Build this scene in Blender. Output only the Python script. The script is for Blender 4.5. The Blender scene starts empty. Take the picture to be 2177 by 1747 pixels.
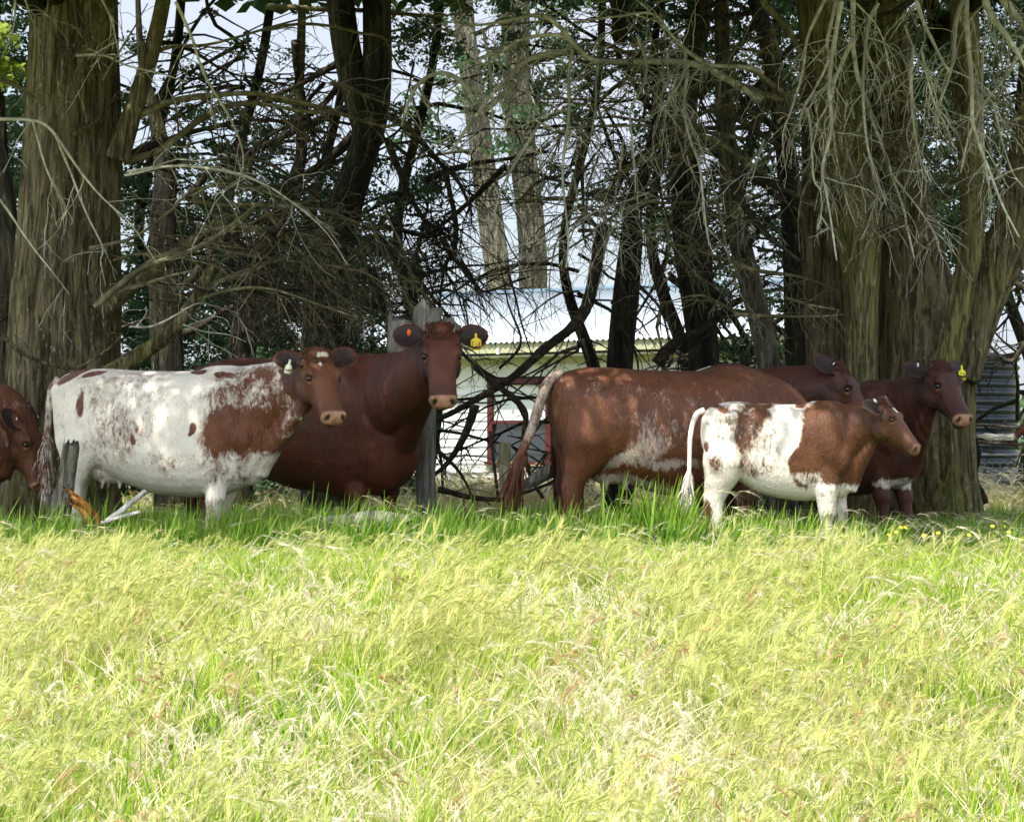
import bpy, bmesh, math, random
import numpy as np
from mathutils import Vector, Matrix, noise as mnoise
R = math.radians
rng = random.Random(7)
nrg = np.random.default_rng(11)
SC = bpy.context.scene
COL = SC.collection

# ------------------------------------------------------------ camera
F = 5580.0
PITCH = R(0.888)
EYE = 1.6
cam_d = bpy.data.cameras.new('camera')
cam_d.sensor_width = 36
cam_d.lens = 36 * F / 2177
cam_d.clip_start = 0.1
cam_d.clip_end = 3000
cam = bpy.data.objects.new('camera', cam_d)
cam.location = (0, 0, EYE)
cam.rotation_euler = (R(90) + PITCH, 0, 0)
COL.objects.link(cam)
SC.camera = cam

# ------------------------------------------------------------ world, sun, exposure
SUN_EL, SUN_AZ = R(61), R(208)      # azimuth of the sun, clockwise from +Y
w = bpy.data.worlds.new('World'); SC.world = w; w.use_nodes = True
wt = w.node_tree; wt.nodes.clear()
sky = wt.nodes.new('ShaderNodeTexSky'); sky.sky_type = 'NISHITA'; sky.sun_disc = False
sky.sun_elevation = SUN_EL; sky.sun_rotation = SUN_AZ
sky.air_density = 1.0; sky.dust_density = 2.2; sky.ozone_density = 1.0
tc = wt.nodes.new('ShaderNodeTexCoord')
cn = wt.nodes.new('ShaderNodeTexNoise'); cn.inputs['Scale'].default_value = 3.0; cn.inputs['Detail'].default_value = 6
mp = wt.nodes.new('ShaderNodeMapping'); mp.inputs['Scale'].default_value = (1, 1, 3)
cr = wt.nodes.new('ShaderNodeMapRange'); cr.inputs[1].default_value = .40; cr.inputs[2].default_value = .62
cr.inputs[3].default_value = .55; cr.inputs[4].default_value = .98
cm = wt.nodes.new('ShaderNodeMix'); cm.data_type = 'RGBA'
geo_ = wt.nodes.new('ShaderNodeVectorMath'); geo_.operation = 'DOT_PRODUCT'      # clouds are brighter towards the sun
geo_.inputs[1].default_value = (math.sin(SUN_AZ) * math.cos(SUN_EL), math.cos(SUN_AZ) * math.cos(SUN_EL), math.sin(SUN_EL))
gl_ = wt.nodes.new('ShaderNodeMapRange'); gl_.inputs[1].default_value = .1; gl_.inputs[2].default_value = 1.0; gl_.inputs[3].default_value = 3.9; gl_.inputs[4].default_value = 15
cc_ = wt.nodes.new('ShaderNodeVectorMath'); cc_.operation = 'SCALE'; cc_.inputs[0].default_value = (.90, .97, 1.12)
wt.links.new(tc.outputs['Generated'], geo_.inputs[0]); wt.links.new(geo_.outputs['Value'], gl_.inputs[0]); wt.links.new(gl_.outputs[0], cc_.inputs[3]); wt.links.new(cc_.outputs[0], cm.inputs[7])
bg = wt.nodes.new('ShaderNodeBackground'); bg.inputs[1].default_value = 0.12
wo = wt.nodes.new('ShaderNodeOutputWorld')
L = wt.links.new
L(tc.outputs['Generated'], mp.inputs[0]); L(mp.outputs[0], cn.inputs['Vector']); L(cn.outputs[0], cr.inputs[0])
L(sky.outputs[0], cm.inputs[6]); L(cr.outputs[0], cm.inputs[0]); L(cm.outputs[2], bg.inputs[0]); L(bg.outputs[0], wo.inputs[0])
sd = bpy.data.lights.new('sun', 'SUN'); sd.energy = 4.2; sd.angle = R(0.6); sd.color = (1, .955, .87)
sun = bpy.data.objects.new('sun', sd); COL.objects.link(sun)
sdir = Vector((math.sin(SUN_AZ) * math.cos(SUN_EL), math.cos(SUN_AZ) * math.cos(SUN_EL), math.sin(SUN_EL)))
sun.rotation_euler = (-sdir).to_track_quat('-Z', 'Y').to_euler()
sun.location = (0, -5, 20)
SC.render.engine = 'CYCLES'
SC.view_settings.view_transform = 'Standard'; SC.view_settings.look = 'None'
SC.view_settings.exposure = 0.95; SC.view_settings.gamma = 1
SC.cycles.max_bounces = 7; SC.cycles.diffuse_bounces = 3; SC.cycles.transmission_bounces = 4
SC.cycles.transparent_max_bounces = 8; SC.cycles.use_adaptive_sampling = True
SC.cycles.adaptive_threshold = 0.02
try: SC.cycles.use_denoising = True
except Exception: pass

# ------------------------------------------------------------ helpers
def at(px, py, Y):
    """point at depth Y seen at photo pixel (2177 wide)"""
    dx, dy = px - 1088.5, 873.5 - py
    c, s = math.cos(PITCH), math.sin(PITCH)
    yy = F * c - dy * s; zz = F * s + dy * c
    return Vector((dx / yy * Y, Y, EYE + zz / yy * Y))
def ppm(Y): return F / Y
def ground_z(x, y):
    t = min(max((y - 3.0) / 14.2, 0), 1)
    z = 0.84 * (t * t * (3 - 2 * t) * .45 + t * .55)
    if y < 0: z = 0
    z += .035 * mnoise.noise(Vector((x * .45, y * .45, 3))) + .012 * mnoise.noise(Vector((x * 1.7, y * 1.7, 9)))
    if y > 60: z -= min((y - 60) * .012, 3)
    return z

class MB:
    def __init__(s): s.v = []; s.f = []; s.at = {}; s.m = []
    def add(s, vs, fs, **attrs):
        n = len(s.v); s.v.extend(vs)
        s.f.extend([tuple(i + n for i in f) for f in fs])
        for k in set(list(s.at) + list(attrs)):
            if k not in s.at: s.at[k] = [0.0] * n
            a = attrs.get(k, 0.0)
            s.at[k].extend([a] * len(vs) if not hasattr(a, '__len__') else list(a))
    def rings(s, rings, cap=True, close=True, **attrs):
        n = len(rings[0]); vs = [p for r in rings for p in r]; fs = []
        for i in range(len(rings) - 1):
            for j in range(n if close else n - 1):
                a = i * n + j; b = i * n + (j + 1) % n
                fs.append((a, b, b + n, a + n))
        if cap:
            fs.append(tuple(range(n - 1, -1, -1))); m = (len(rings) - 1) * n
            fs.append(tuple(range(m, m + n)))
        s.add(vs, fs, **attrs)
    def tube(s, pts, radii, sides=6, cap=True, tw=0.0, **attrs):
        rings = []; prev = None; N = len(pts)
        for i, p in enumerate(pts):
            d = (pts[min(i + 1, N - 1)] - pts[max(i - 1, 0)])
            if d.length < 1e-9: d = Vector((0, 0, 1))
            d.normalize()
            if prev is None:
                a = Vector((0, 1, 0)) if abs(d.y) < .8 else Vector((1, 0, 0))
            else: a = prev
            u = (a - d * a.dot(d)); u.normalize(); prev = u
            v = d.cross(u); r = radii[i] if hasattr(radii, '__len__') else radii
            rings.append([p + (u * math.cos(t) + v * math.sin(t)) * r for t in [2 * math.pi * k / sides + tw for k in range(sides)]])
        s.rings(rings, cap=cap, **attrs)
    def box(s, c, h, rot=None, **attrs):
        c = Vector(c); vs = []
        for x in (-1, 1):
            for y in (-1, 1):
                for z in (-1, 1):
                    p = Vector((x * h[0], y * h[1], z * h[2]))
                    if rot is not None: p = rot @ p
                    vs.append(c + p)
        s.add(vs, [(0, 1, 3, 2), (4, 6, 7, 5), (0, 4, 5, 1), (2, 3, 7, 6), (0, 2, 6, 4), (1, 5, 7, 3)], **attrs)
    def ball(s, c, r, n=10, rot=None, **attrs):
        c = Vector(c); r = (r, r, r) if not hasattr(r, '__len__') else r
        rings = []
        for i in range(1, n):
            th = math.pi * i / n; ring = []
            for k in range(2 * n):
                ph = math.pi * k / n
                p = Vector((r[0] * math.sin(th) * math.cos(ph), r[1] * math.sin(th) * math.sin(ph), r[2] * math.cos(th)))
                ring.append(c + (rot @ p if rot is not None else p))
            rings.append(ring)
        s.rings(rings[::-1], **attrs)
    def build(s, name, mat, parent=None, smooth=True, mats=None):
        me = bpy.data.meshes.new(name)
        off = Vector(parent['_w']) if parent is not None else Vector((0, 0, 0))
        va = np.array([tuple(p) for p in s.v], dtype=np.float64).reshape(-1, 3) - np.array(off)
        me.from_pydata(va.tolist(), [], s.f)
        if smooth: me.polygons.foreach_set('use_smooth', [True] * len(me.polygons))
        for k, a in s.at.items():
            t = me.attributes.new(k, 'FLOAT', 'POINT'); t.data.foreach_set('value', np.array(a, dtype=np.float32))
        if mat is not None: me.materials.append(mat)
        o = bpy.data.objects.new(name, me); COL.objects.link(o)
        if parent is not None:
            o.parent = parent; o['_w'] = parent['_w']
        else: o['_w'] = (0.0, 0.0, 0.0)
        return o
def tag(o, label=None, cat=None, group=None, kind=None):
    if label: o['label'] = label
    if cat: o['category'] = cat
    if group: o['group'] = group
    if kind: o['kind'] = kind
    return o
def thing(name, loc, label, cat, group=None):
    o = bpy.data.objects.new(name, None); COL.objects.link(o); o.location = loc; o['_w'] = tuple(loc)
    o.empty_display_size = .2
    return tag(o, label, cat, group)
def top(o, loc):
    """give a parentless mesh its origin at loc"""
    l = Vector(loc); me = o.data
    n = len(me.vertices); a = np.empty(n * 3, dtype=np.float32); me.vertices.foreach_get('co', a)
    a = a.reshape(-1, 3) - np.array(l, dtype=np.float32); me.vertices.foreach_set('co', a.ravel()); me.update()
    o.location = l; o['_w'] = tuple(l); return o

def smooth_path(P, n):
    """Catmull-Rom through P, n samples"""
    P = [Vector(p) for p in P]; Q = [P[0] * 2 - P[1]] + P + [P[-1] * 2 - P[-2]]; out = []
    m = len(P) - 1
    for i in range(n):
        t = i / (n - 1) * m; k = min(int(t), m - 1); t -= k
        a, b, c, d = Q[k], Q[k + 1], Q[k + 2], Q[k + 3]
        out.append(.5 * ((2 * b) + (c - a) * t + (2 * a - 5 * b + 4 * c - d) * t * t + (3 * b - a - 3 * c + d) * t ** 3))
    return out


# ------------------------------------------------------------ materials
class NT:
    def __init__(s, name, rough=.8, spec=.3):
        s.m = bpy.data.materials.new(name); s.m.use_nodes = True; s.t = s.m.node_tree
        s.b = s.t.nodes['Principled BSDF']; s.out = s.t.nodes['Material Output']
        s.b.inputs['Roughness'].default_value = rough
        s.b.inputs['Specular IOR Level'].default_value = spec
        s._tc = None
    def n(s, typ, **k):
        nd = s.t.nodes.new('ShaderNode' + typ)
        for a, b in k.items(): setattr(nd, a, b)
        return nd
    def link(s, a, b): s.t.links.new(a, b)
    def tc(s, scale=(1, 1, 1), which='Object', rot=(0, 0, 0)):
        if s._tc is None: s._tc = s.n('TexCoord')
        m = s.n('Mapping'); m.inputs['Scale'].default_value = scale; m.inputs['Rotation'].default_value = rot
        s.link(s._tc.outputs[which], m.inputs[0]); return m.outputs[0]
    def noise(s, scale=5, detail=4, vec=None, rough=.55, dist=0):
        n = s.n('TexNoise'); n.inputs['Scale'].default_value = scale; n.inputs['Detail'].default_value = detail
        n.inputs['Roughness'].default_value = rough; n.inputs['Distortion'].default_value = dist
        if vec is None: vec = s.tc()
        s.link(vec, n.inputs['Vector']); return n.outputs[0]
    def ramp(s, fac, stops, interp='LINEAR'):
        r = s.n('ValToRGB'); e = r.color_ramp.elements; r.color_ramp.interpolation = interp
        while len(e) < len(stops): e.new(.5)
        for i, (p, c) in enumerate(stops):
            e[i].position = p; e[i].color = (*c, 1) if len(c) == 3 else c
        s.link(fac, r.inputs[0]); return r.outputs[0]
    def mix(s, fac, a, b, mode='MIX'):
        m = s.n('Mix'); m.data_type = 'RGBA'; m.blend_type = mode
        for sock, v in ((m.inputs[0], fac), (m.inputs[6], a), (m.inputs[7], b)):
            if hasattr(v, 'links') or isinstance(v, bpy.types.NodeSocket): s.link(v, sock)
            elif isinstance(v, (int, float)): sock.default_value = v
            else: sock.default_value = (*v, 1) if len(v) == 3 else v
        return m.outputs[2]
    def math(s, op, a, b=0.0, clamp=False):
        m = s.n('Math'); m.operation = op; m.use_clamp = clamp
        for i, v in enumerate((a, b)):
            if isinstance(v, (int, float)): m.inputs[i].default_value = v
            else: s.link(v, m.inputs[i])
        return m.outputs[0]
    def rng(s, v, a, b, c=0., d=1., smooth=False):
        m = s.n('MapRange'); m.inputs[1].default_value = a; m.inputs[2].default_value = b
        m.inputs[3].default_value = c; m.inputs[4].default_value = d
        if smooth: m.interpolation_type = 'SMOOTHSTEP'
        s.link(v, m.inputs[0]); return m.outputs[0]
    def attr(s, name):
        a = s.n('Attribute'); a.attribute_name = name; return a.outputs['Fac']
    def col(s, c):
        if isinstance(c, bpy.types.NodeSocket): s.link(c, s.b.inputs['Base Color'])
        else: s.b.inputs['Base Color'].default_value = (*c, 1)
        return s
    def bump(s, h, dist=.02, strength=1.0):
        b = s.n('Bump'); b.inputs['Distance'].default_value = dist; b.inputs['Strength'].default_value = strength
        s.link(h, b.inputs['Height']); s.link(b.outputs[0], s.b.inputs['Normal']); return s
    def translucent(s, fac, tint=1.0):
        """mix in light passing through a leaf"""
        t = s.n('BsdfTranslucent'); mx = s.n('MixShader'); mx.inputs[0].default_value = fac
        src = s.b.inputs['Base Color']
        if src.links: s.link(src.links[0].from_socket, t.inputs[0])
        else: t.inputs[0].default_value = src.default_value
        s.link(s.b.outputs[0], mx.inputs[1]); s.link(t.outputs[0], mx.inputs[2]); s.link(mx.outputs[0], s.out.inputs[0])
        return s

def bark_mat(name, c0, c1, c2, moss=.4, lichen=.5, scale=1.0):
    t = NT(name, .9, .15)
    v = t.tc((6 * scale, 6 * scale, .7 * scale))
    n1 = t.noise(2.2, 6, v, .65, .6)
    n2 = t.noise(9, 5, t.tc((1, 1, .25)), .6)
    base = t.ramp(n1, [(.28, c0), (.5, c1), (.72, c2)])
    base = t.mix(t.rng(n2, .35, .7, 0, .6), base, tuple(x * .55 for x in c1))
    big = t.noise(1.1, 3, t.tc((1, 1, .45)), .5)
    mossf = t.math('MULTIPLY', t.rng(big, .46, .66), moss, True)
    base = t.mix(mossf, base, t.mix(t.rng(n1, .35, .65), (.09, .09, .02), (.24, .24, .05)))
    crack = t.noise(3.4, 5, t.tc((7 * scale, 7 * scale, .9)), .62, .8)
    base = t.mix(t.rng(crack, .37, .44, .7, 0), base, tuple(x * .5 for x in c0))
    lich = t.noise(34, 3, t.tc((1, 1, .35)), .6)
    lmask = t.noise(2.6, 2, t.tc((1, 1, .5)), .5)
    lf = t.math('MULTIPLY', t.rng(lich, .60, .68), t.rng(lmask, .44, .6), True)
    base = t.mix(t.math('MULTIPLY', lf, lichen, True), base, (.42, .42, .33))
    t.col(base)
    h = t.math('ADD', t.math('MULTIPLY', n1, 1.0), t.math('MULTIPLY', t.noise(16, 4, t.tc((3, 3, .5)), .6), .5))
    t.bump(t.math('ADD', h, t.rng(crack, .36, .5, 0, .9)), .06, 1.0)
    return t.m
M = {}
M['bark'] = bark_mat('olive_fibrous_bark', (.05, .042, .022), (.20, .162, .085), (.36, .30, .18), .8, 1.0)
M['bark_pale'] = bark_mat('pale_grey_bark', (.06, .052, .038), (.18, .16, .12), (.34, .31, .25), .25, .5)
M['bark_moss'] = bark_mat('mossy_yellow_olive_bark', (.10, .085, .035), (.27, .235, .10), (.42, .37, .20), 1.0, .8, 1.3)
M['bark_dark'] = bark_mat('dark_bark', (.014, .011, .008), (.04, .034, .024), (.08, .068, .05), .35, .3)  # near-black tone carries the shade that falls on the middle tree
def twig_mat(name, a, b, c):
    t = NT(name, .9, .15)
    n1 = t.noise(18, 4, t.tc(), .6); n2 = t.noise(3, 3, t.tc(), .5)
    t.col(t.mix(t.rng(n2, .42, .62), t.ramp(n1, [(.3, a), (.5, b), (.68, c)]), tuple(x * .6 for x in b)))
    t.bump(n1, .006, .8); return t.m
M['twig_pale'] = twig_mat('lichen_covered_twigs', (.26, .24, .16), (.58, .55, .42), (.80, .78, .66))
M['twig_mid'] = twig_mat('olive_twigs', (.07, .06, .032), (.19, .17, .09), (.38, .35, .23))
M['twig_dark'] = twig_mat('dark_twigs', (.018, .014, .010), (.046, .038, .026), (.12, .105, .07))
def leaf_mat(name, a, b, c, tr=.25):
    t = NT(name, .6, .3)
    n1 = t.noise(1.3, 4, t.tc(), .6); n2 = t.noise(23, 2, t.tc(), .5)
    base = t.ramp(n1, [(.3, a), (.5, b), (.7, c)])
    t.col(t.mix(t.rng(n2, .35, .65, 0, .6), base, tuple(x * 1.5 for x in b))); t.translucent(tr); return t.m
M['leaf'] = leaf_mat('cypress_foliage', (.022, .05, .02), (.045, .095, .036), (.10, .17, .065))
M['leaf_yel'] = leaf_mat('yellow_green_foliage', (.08, .14, .02), (.2, .27, .03), (.33, .38, .05), .35)
M['leaf_far'] = leaf_mat('distant_foliage', (.04, .075, .035), (.075, .13, .05), (.13, .19, .08))
# ------------------------------------------------------------ ground
t = NT('paddock_soil_and_thatch', .95, .1)
n1 = t.noise(1.2, 5, t.tc(), .6); n2 = t.noise(28, 4, t.tc(), .65)
c = t.ramp(n2, [(.3, (.075, .085, .025)), (.5, (.19, .20, .06)), (.7, (.34, .32, .14))])
c = t.mix(t.rng(n1, .40, .62), c, t.ramp(n2, [(.3, (.08, .12, .025)), (.7, (.24, .30, .07))]))
t.col(c); t.bump(n2, .05, 1); M['soil'] = t.m
g = MB(); xs = []; 
gx = sorted(set([-400, -200, -120, -80, -60, -45, -35, -28, -22] + [round(-18 + .4 * i, 2) for i in range(91)] + [22, 28, 35, 45, 60, 80, 120, 200, 400]))
gy = sorted(set([-60, -30, -15, -8, -4] + [round(.35 * i, 2) for i in range(0, 100)] + [36 + i for i in range(30)] + [70, 78, 90, 110, 140, 200, 300, 500, 900]))
g.add([(x, y, ground_z(x, y)) for y in gy for x in gx], [(j * len(gx) + i, j * len(gx) + i + 1, (j + 1) * len(gx) + i + 1, (j + 1) * len(gx) + i) for j in range(len(gy) - 1) for i in range(len(gx) - 1)])
tag(g.build('ground', M['soil']), kind='structure')

# ------------------------------------------------------------ house behind the trees
HA = R(35); hx, hy_ = math.cos(HA), -math.sin(HA)        # along the front wall, left to right (nearer)
HO = Vector((at(1033, 730, 45).x, 45, 0)); HD = Vector((hx, hy_, 0)); HB = Vector((-hy_, hx, 0)); HB = Vector((math.sin(HA), math.cos(HA), 0))
HR = Matrix((HD, HB, Vector((0, 0, 1)))).transposed()
GZ = .84; EAVE = at(1033, 733, 45).z
def hp(t_, b, z): return HO + HD * t_ + HB * b + Vector((0, 0, z))
def hbox(mb, t0, t1, b0, b1, z0, z1): mb.box(hp((t0 + t1) / 2, (b0 + b1) / 2, (z0 + z1) / 2), ((t1 - t0) / 2, (b1 - b0) / 2, (z1 - z0) / 2), HR)
def paint(name, c, rough=.6, var=.25):
    t = NT(name, rough, .3); n = t.noise(7, 5, t.tc(), .6)
    t.col(t.mix(t.rng(n, .35, .75, 0, 1), c, tuple(x * (1 - var) for x in c))); t.bump(t.noise(60, 3, t.tc()), .003, .5); return t.m
M['boards'] = paint('weatherboard_paint', (.66, .68, .64)); M['eave'] = paint('cream_fascia_paint', (.42, .42, .26))
M['redframe'] = paint('dull_red_frame_paint', (.075, .013, .011)); M['reflection_bracket'] = paint('pale_reflection_and_bracket', (.62, .66, .62))
t = NT('window_glass', .08, .7); t.col((.03, .035, .04)); M['glass'] = t.m
t = NT('zinc_roof', .35, .5); n = t.noise(2.2, 5, t.tc(), .6); t.col(t.mix(t.rng(n, .4, .7), (.29, .325, .35), (.24, .275, .30))); M['zinc'] = t.m
house = thing('house', hp(2, 2, GZ), 'white weatherboard house with a pale corrugated roof, behind the trees', 'house')
T0, T1, DEP = -2.6, 5.6, 5.0
WB = .5    # wall set back under the eave
WX = (-.30, 1.72); WZ = (GZ + .52, GZ + 2.02)      # window opening
mb = MB()
z = GZ - .2; kb = 0
while z < EAVE - .12:      # front wall boards, lapped, cut round the window
    z1 = min(z + .15, EAVE - .1)
    segs = [(T0, T1)] if (z1 < WZ[0] or z > WZ[1]) else [(T0, WX[0]), (WX[1], T1)]
    for a, b in segs:
        P0 = [hp(a, WB, z), hp(a, WB - .028, z), hp(a, WB - .004, z1), hp(a, WB + .1, z1), hp(a, WB + .1, z)]
        P1 = [hp(b, WB, z), hp(b, WB - .028, z), hp(b, WB - .004, z1), hp(b, WB + .1, z1), hp(b, WB + .1, z)]
        mb.rings([P0, P1])
    z = z1
for a in (T0 + .05, T1 - .05):
    hbox(mb, a - .05, a + .05, WB + .11, DEP - .5, GZ - .2, EAVE - .05)
hbox(mb, T0 + .11, T1 - .11, DEP - .6, DEP - .5, GZ - .2, EAVE - .05)
o = mb.build('wall', M['boards'], house, smooth=False)
mb = MB(); hbox(mb, T0 - .3, T1 + .3, -.02, .02, EAVE - .15, EAVE + .01); mb.build('fascia', M['eave'], house, smooth=False)
mb = MB(); hbox(mb, T0 - .3, T1 + .3, .024, WB - .034, EAVE - .22, EAVE - .19); hbox(mb, T0 - .3, T1 + .3, WB - .06, WB - .03, EAVE - .34, EAVE - .225); mb.build('soffit', M['eave'], house, smooth=False)
for i in range(10):
    mb = MB(); hbox(mb, T0 + .3 + i * .85, T0 + .36 + i * .85, -.05, -.024, EAVE - .17, EAVE - .07); mb.build('gutter_bracket', M['reflection_bracket'], house, smooth=False)
# corrugated roof, both pitches
mb = MB(); RUN, RISE = 2.55, 1.02; n = 620
def roof(b_of, zb_of):
    top_, bot = [], []
    rows = []
    for j in range(2):
        row = []
        for i in range(n + 1):
            t_ = T0 - .35 + (T1 - T0 + .7) * i / n
            dz = .017 * math.sin(2 * math.pi * t_ / .115)
            row.append(hp(t_, b_of(j), zb_of(j) + dz))
        rows.append(row)
    for dz0 in (0,):
        vs = rows[0] + rows[1] + [p - Vector((0, 0, .012)) for p in rows[1]] + [p - Vector((0, 0, .012)) for p in rows[0]]
        m = n + 1; fs = []
        for i in range(n):
            for r_ in range(4):
                a = r_ * m + i; b = ((r_ + 1) % 4) * m + i; fs.append((a, a + 1, b + 1, b))
        mb.add(vs, fs)
roof(lambda j: -.07 + j * (RUN + .05), lambda j: EAVE + .03 + j * RISE)
roof(lambda j: DEP + .07 - j * (DEP - RUN + .07), lambda j: EAVE + .03 + j * (RISE - .005))
ro = mb.build('roof', M['zinc'], house)
mb = MB(); mb.tube([hp(T0 - .35, RUN, EAVE + RISE + .035), hp(T1 + .35, RUN, EAVE + RISE + .035)], .06, 8); mb.build('ridge_cap', paint('blue_grey_ridge', (.12, .18, .23)), house)
for a in (T0 + .02, T1 - .02):
    mb = MB(); P = [hp(a - .02, WB + .02, EAVE - .04), hp(a - .02, DEP - .5, EAVE - .04), hp(a - .02, RUN, EAVE + RISE - .16)]; Q = [p + HD * .04 for p in P]; mb.rings([P, Q])
    mb.build('gable', M['boards'], house, smooth=False)
# window
mb = MB(); fw = .11
x0, x1 = WX; z0, z1 = WZ; mid = x0 + 1.22
hbox(mb, x0, x1, WB - .05, WB + .06, z1 - fw, z1); hbox(mb, x0 - .04, x1 + .04, WB - .08, WB + .06, z0, z0 + .07)
for a in (x0, mid, x1 - fw): hbox(mb, a, a + fw, WB - .046, WB + .056, z0 + .07, z1 - fw)
hbox(mb, x0 + fw, mid, WB - .04, WB + .05, z0 + .72, z0 + .77); hbox(mb, mid + fw, x1 - fw, WB - .04, WB + .05, z0 + .72, z0 + .77)
win = mb.build('window', M['redframe'], house, smooth=False)
mb = MB(); hbox(mb, x0 + fw * .9, x1 - fw * .9, WB + .02, WB + .03, z0 + .07, z1 - fw); mb.build('pane', M['glass'], win, smooth=False)
mb = MB(); hbox(mb, x0 + fw, mid, WB + .008, WB + .016, z0 + .78, z1 - fw); hbox(mb, mid + fw, x1 - fw, WB + .008, WB + .016, z0 + .78, z1 - fw); mb.build('painted_reflection', M['reflection_bracket'], win, smooth=False)  # pale sheets stand in for the reflection in the upper panes

# ------------------------------------------------------------ corrugated water tank
t = NT('dark_galvanised_tank', .42, .5); n = t.noise(3, 4, t.tc((1, 1, .4)), .6)
t.col(t.mix(t.rng(n, .4, .65), (.035, .045, .055), (.07, .082, .095))); t.b.inputs['Metallic'].default_value = .35; M['tank'] = t.m
TY = 36.0; tR = .98; c0 = at(2163, 900, TY); tc_ = Vector((c0.x - tR, TY, 0)); tz1 = at(2120, 760, TY - tR).z; tz0 = ground_z(c0.x, TY) - .05
tank = thing('water_tank', (tc_.x, tc_.y, tz0), 'dark corrugated round water tank behind the right tree', 'water tank')
mb = MB(); rings = []; nz = 260
for i in range(nz + 1):
    z = tz0 + (tz1 - tz0) * i / nz; r = tR + .022 * math.sin(2 * math.pi * z / .118)
    rings.append([Vector((tc_.x + r * math.cos(a), tc_.y + r * math.sin(a), z)) for a in [2 * math.pi * k / 72 for k in range(72)]])
mb.rings(rings); mb.build('tank_wall', M['tank'], tank)
mb = MB(); mb.rings([[Vector((tc_.x + r * math.cos(a), tc_.y + r * math.sin(a), z)) for a in [2 * math.pi * k / 60 for k in range(60)]] for r, z in ((tR + .03, tz1 + .004), (tR + .03, tz1 + .03), (tR * .5, tz1 + .13), (.05, tz1 + .18))])
mb.build('tank_lid', M['tank'], tank)

# ------------------------------------------------------------ netting fence
t = NT('galvanised_wire', .5, .5); t.col((.28, .28, .27)); t.b.inputs['Metallic'].default_value = .3; M['wire'] = t.m
t = NT('rusty_steel', .7, .3); t.col(t.ramp(t.noise(20, 4, t.tc()), [(.35, (.03, .022, .018)), (.65, (.08, .06, .048))])); M['rust'] = t.m
def wood_mat(name, a, b, c, moss=0):
    t = NT(name, .9, .15); n1 = t.noise(3, 5, t.tc((9, 9, .9)), .65, .4); n2 = t.noise(6, 4, t.tc(), .6)
    base = t.ramp(n1, [(.3, a), (.5, b), (.7, c)])
    if moss: base = t.mix(t.rng(n2, .50, .62, 0, moss), base, (.20, .21, .09))
    t.col(base); t.bump(n1, .025, 1); return t.m
M['oldwood'] = wood_mat('weathered_grey_wood', (.06, .052, .042), (.22, .20, .17), (.42, .39, .33), .5)
M['rotwood'] = wood_mat('orange_rotten_wood', (.04, .018, .006), (.24, .095, .02), (.52, .27, .07))
M['palewood'] = wood_mat('bleached_stick_wood', (.30, .27, .23), (.50, .47, .42), (.66, .63, .58))
FY = 30.0; fence = thing('netting_fence', (0, FY, GZ), 'wire netting fence running behind the trees in front of the house', 'fence')
mb = MB(); FX0, FX1 = -2.2, 6.4; pitch = .085; fh = at(1100, 962, FY).z - GZ; rows = int(fh / (pitch * .75))
z00 = GZ - .02
for r_ in range(rows):
    zb = z00 + r_ * pitch * .75; offx = (r_ % 2) * pitch / 2
    k = 0; x = FX0
    pts = []
    while x < FX1:
        pts += [Vector((x + offx, FY, zb + pitch * .25)), Vector((x + offx + pitch / 2, FY, zb))]
        mb.tube([Vector((x + offx, FY, zb + pitch * .25)), Vector((x + offx, FY, zb + pitch * .75))], .0019, 3, cap=False)
        x += pitch
    mb.tube(pts, .0019, 3, cap=False)
mb.tube([Vector((FX0, FY, z00 + fh)), Vector((FX1, FY, z00 + fh))], .0035, 4); mb.build('netting', M['wire'], fence, smooth=False)
mb = MB()
for i, zz in enumerate((.12, .3, .5, .72)): mb.tube([Vector((-2.3, FY - .04, GZ + zz)), Vector((2, FY - .045, GZ + zz - .01)), Vector((6.5, FY - .04, GZ + zz))], .003, 4)
mb.build('plain_wires', M['wire'], fence)
p = at(1073, 1000, 29.5)
mb = MB(); rings = []
for i in range(9):
    z = GZ - .1 + (at(1070, 945, 29.5).z + .12 - GZ) * i / 8; rings.append([Vector((p.x + (.065 + .008 * math.sin(k * 2.3 + i)) * math.cos(a), 29.6 + .065 * math.sin(a), z)) for k, a in enumerate([2 * math.pi * k / 12 for k in range(12)])])
mb.rings(rings); mb.build('wooden_post', wood_mat('lichen_yellow_post', (.16, .14, .07), (.34, .32, .19), (.55, .52, .36), .4), fence)
mb = MB(); a_ = at(1040, 935, 28.5); b_ = at(1062, 1075, 28.5)
for q in range(3):
    an = q * 2.1; mb.box((a_ + b_) / 2 + Vector((.008 * math.cos(an), .008 * math.sin(an), 0)), (.016 if q == 0 else .004, .004 if q == 0 else .016, (a_.z - b_.z) / 2 + .1), Matrix.Rotation(R(-7), 3, 'Y'))
tag(top(mb.build('steel_picket', M['rust']), b_), 'dark steel picket leaning beside the lichen-covered fence post', 'picket')

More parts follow.
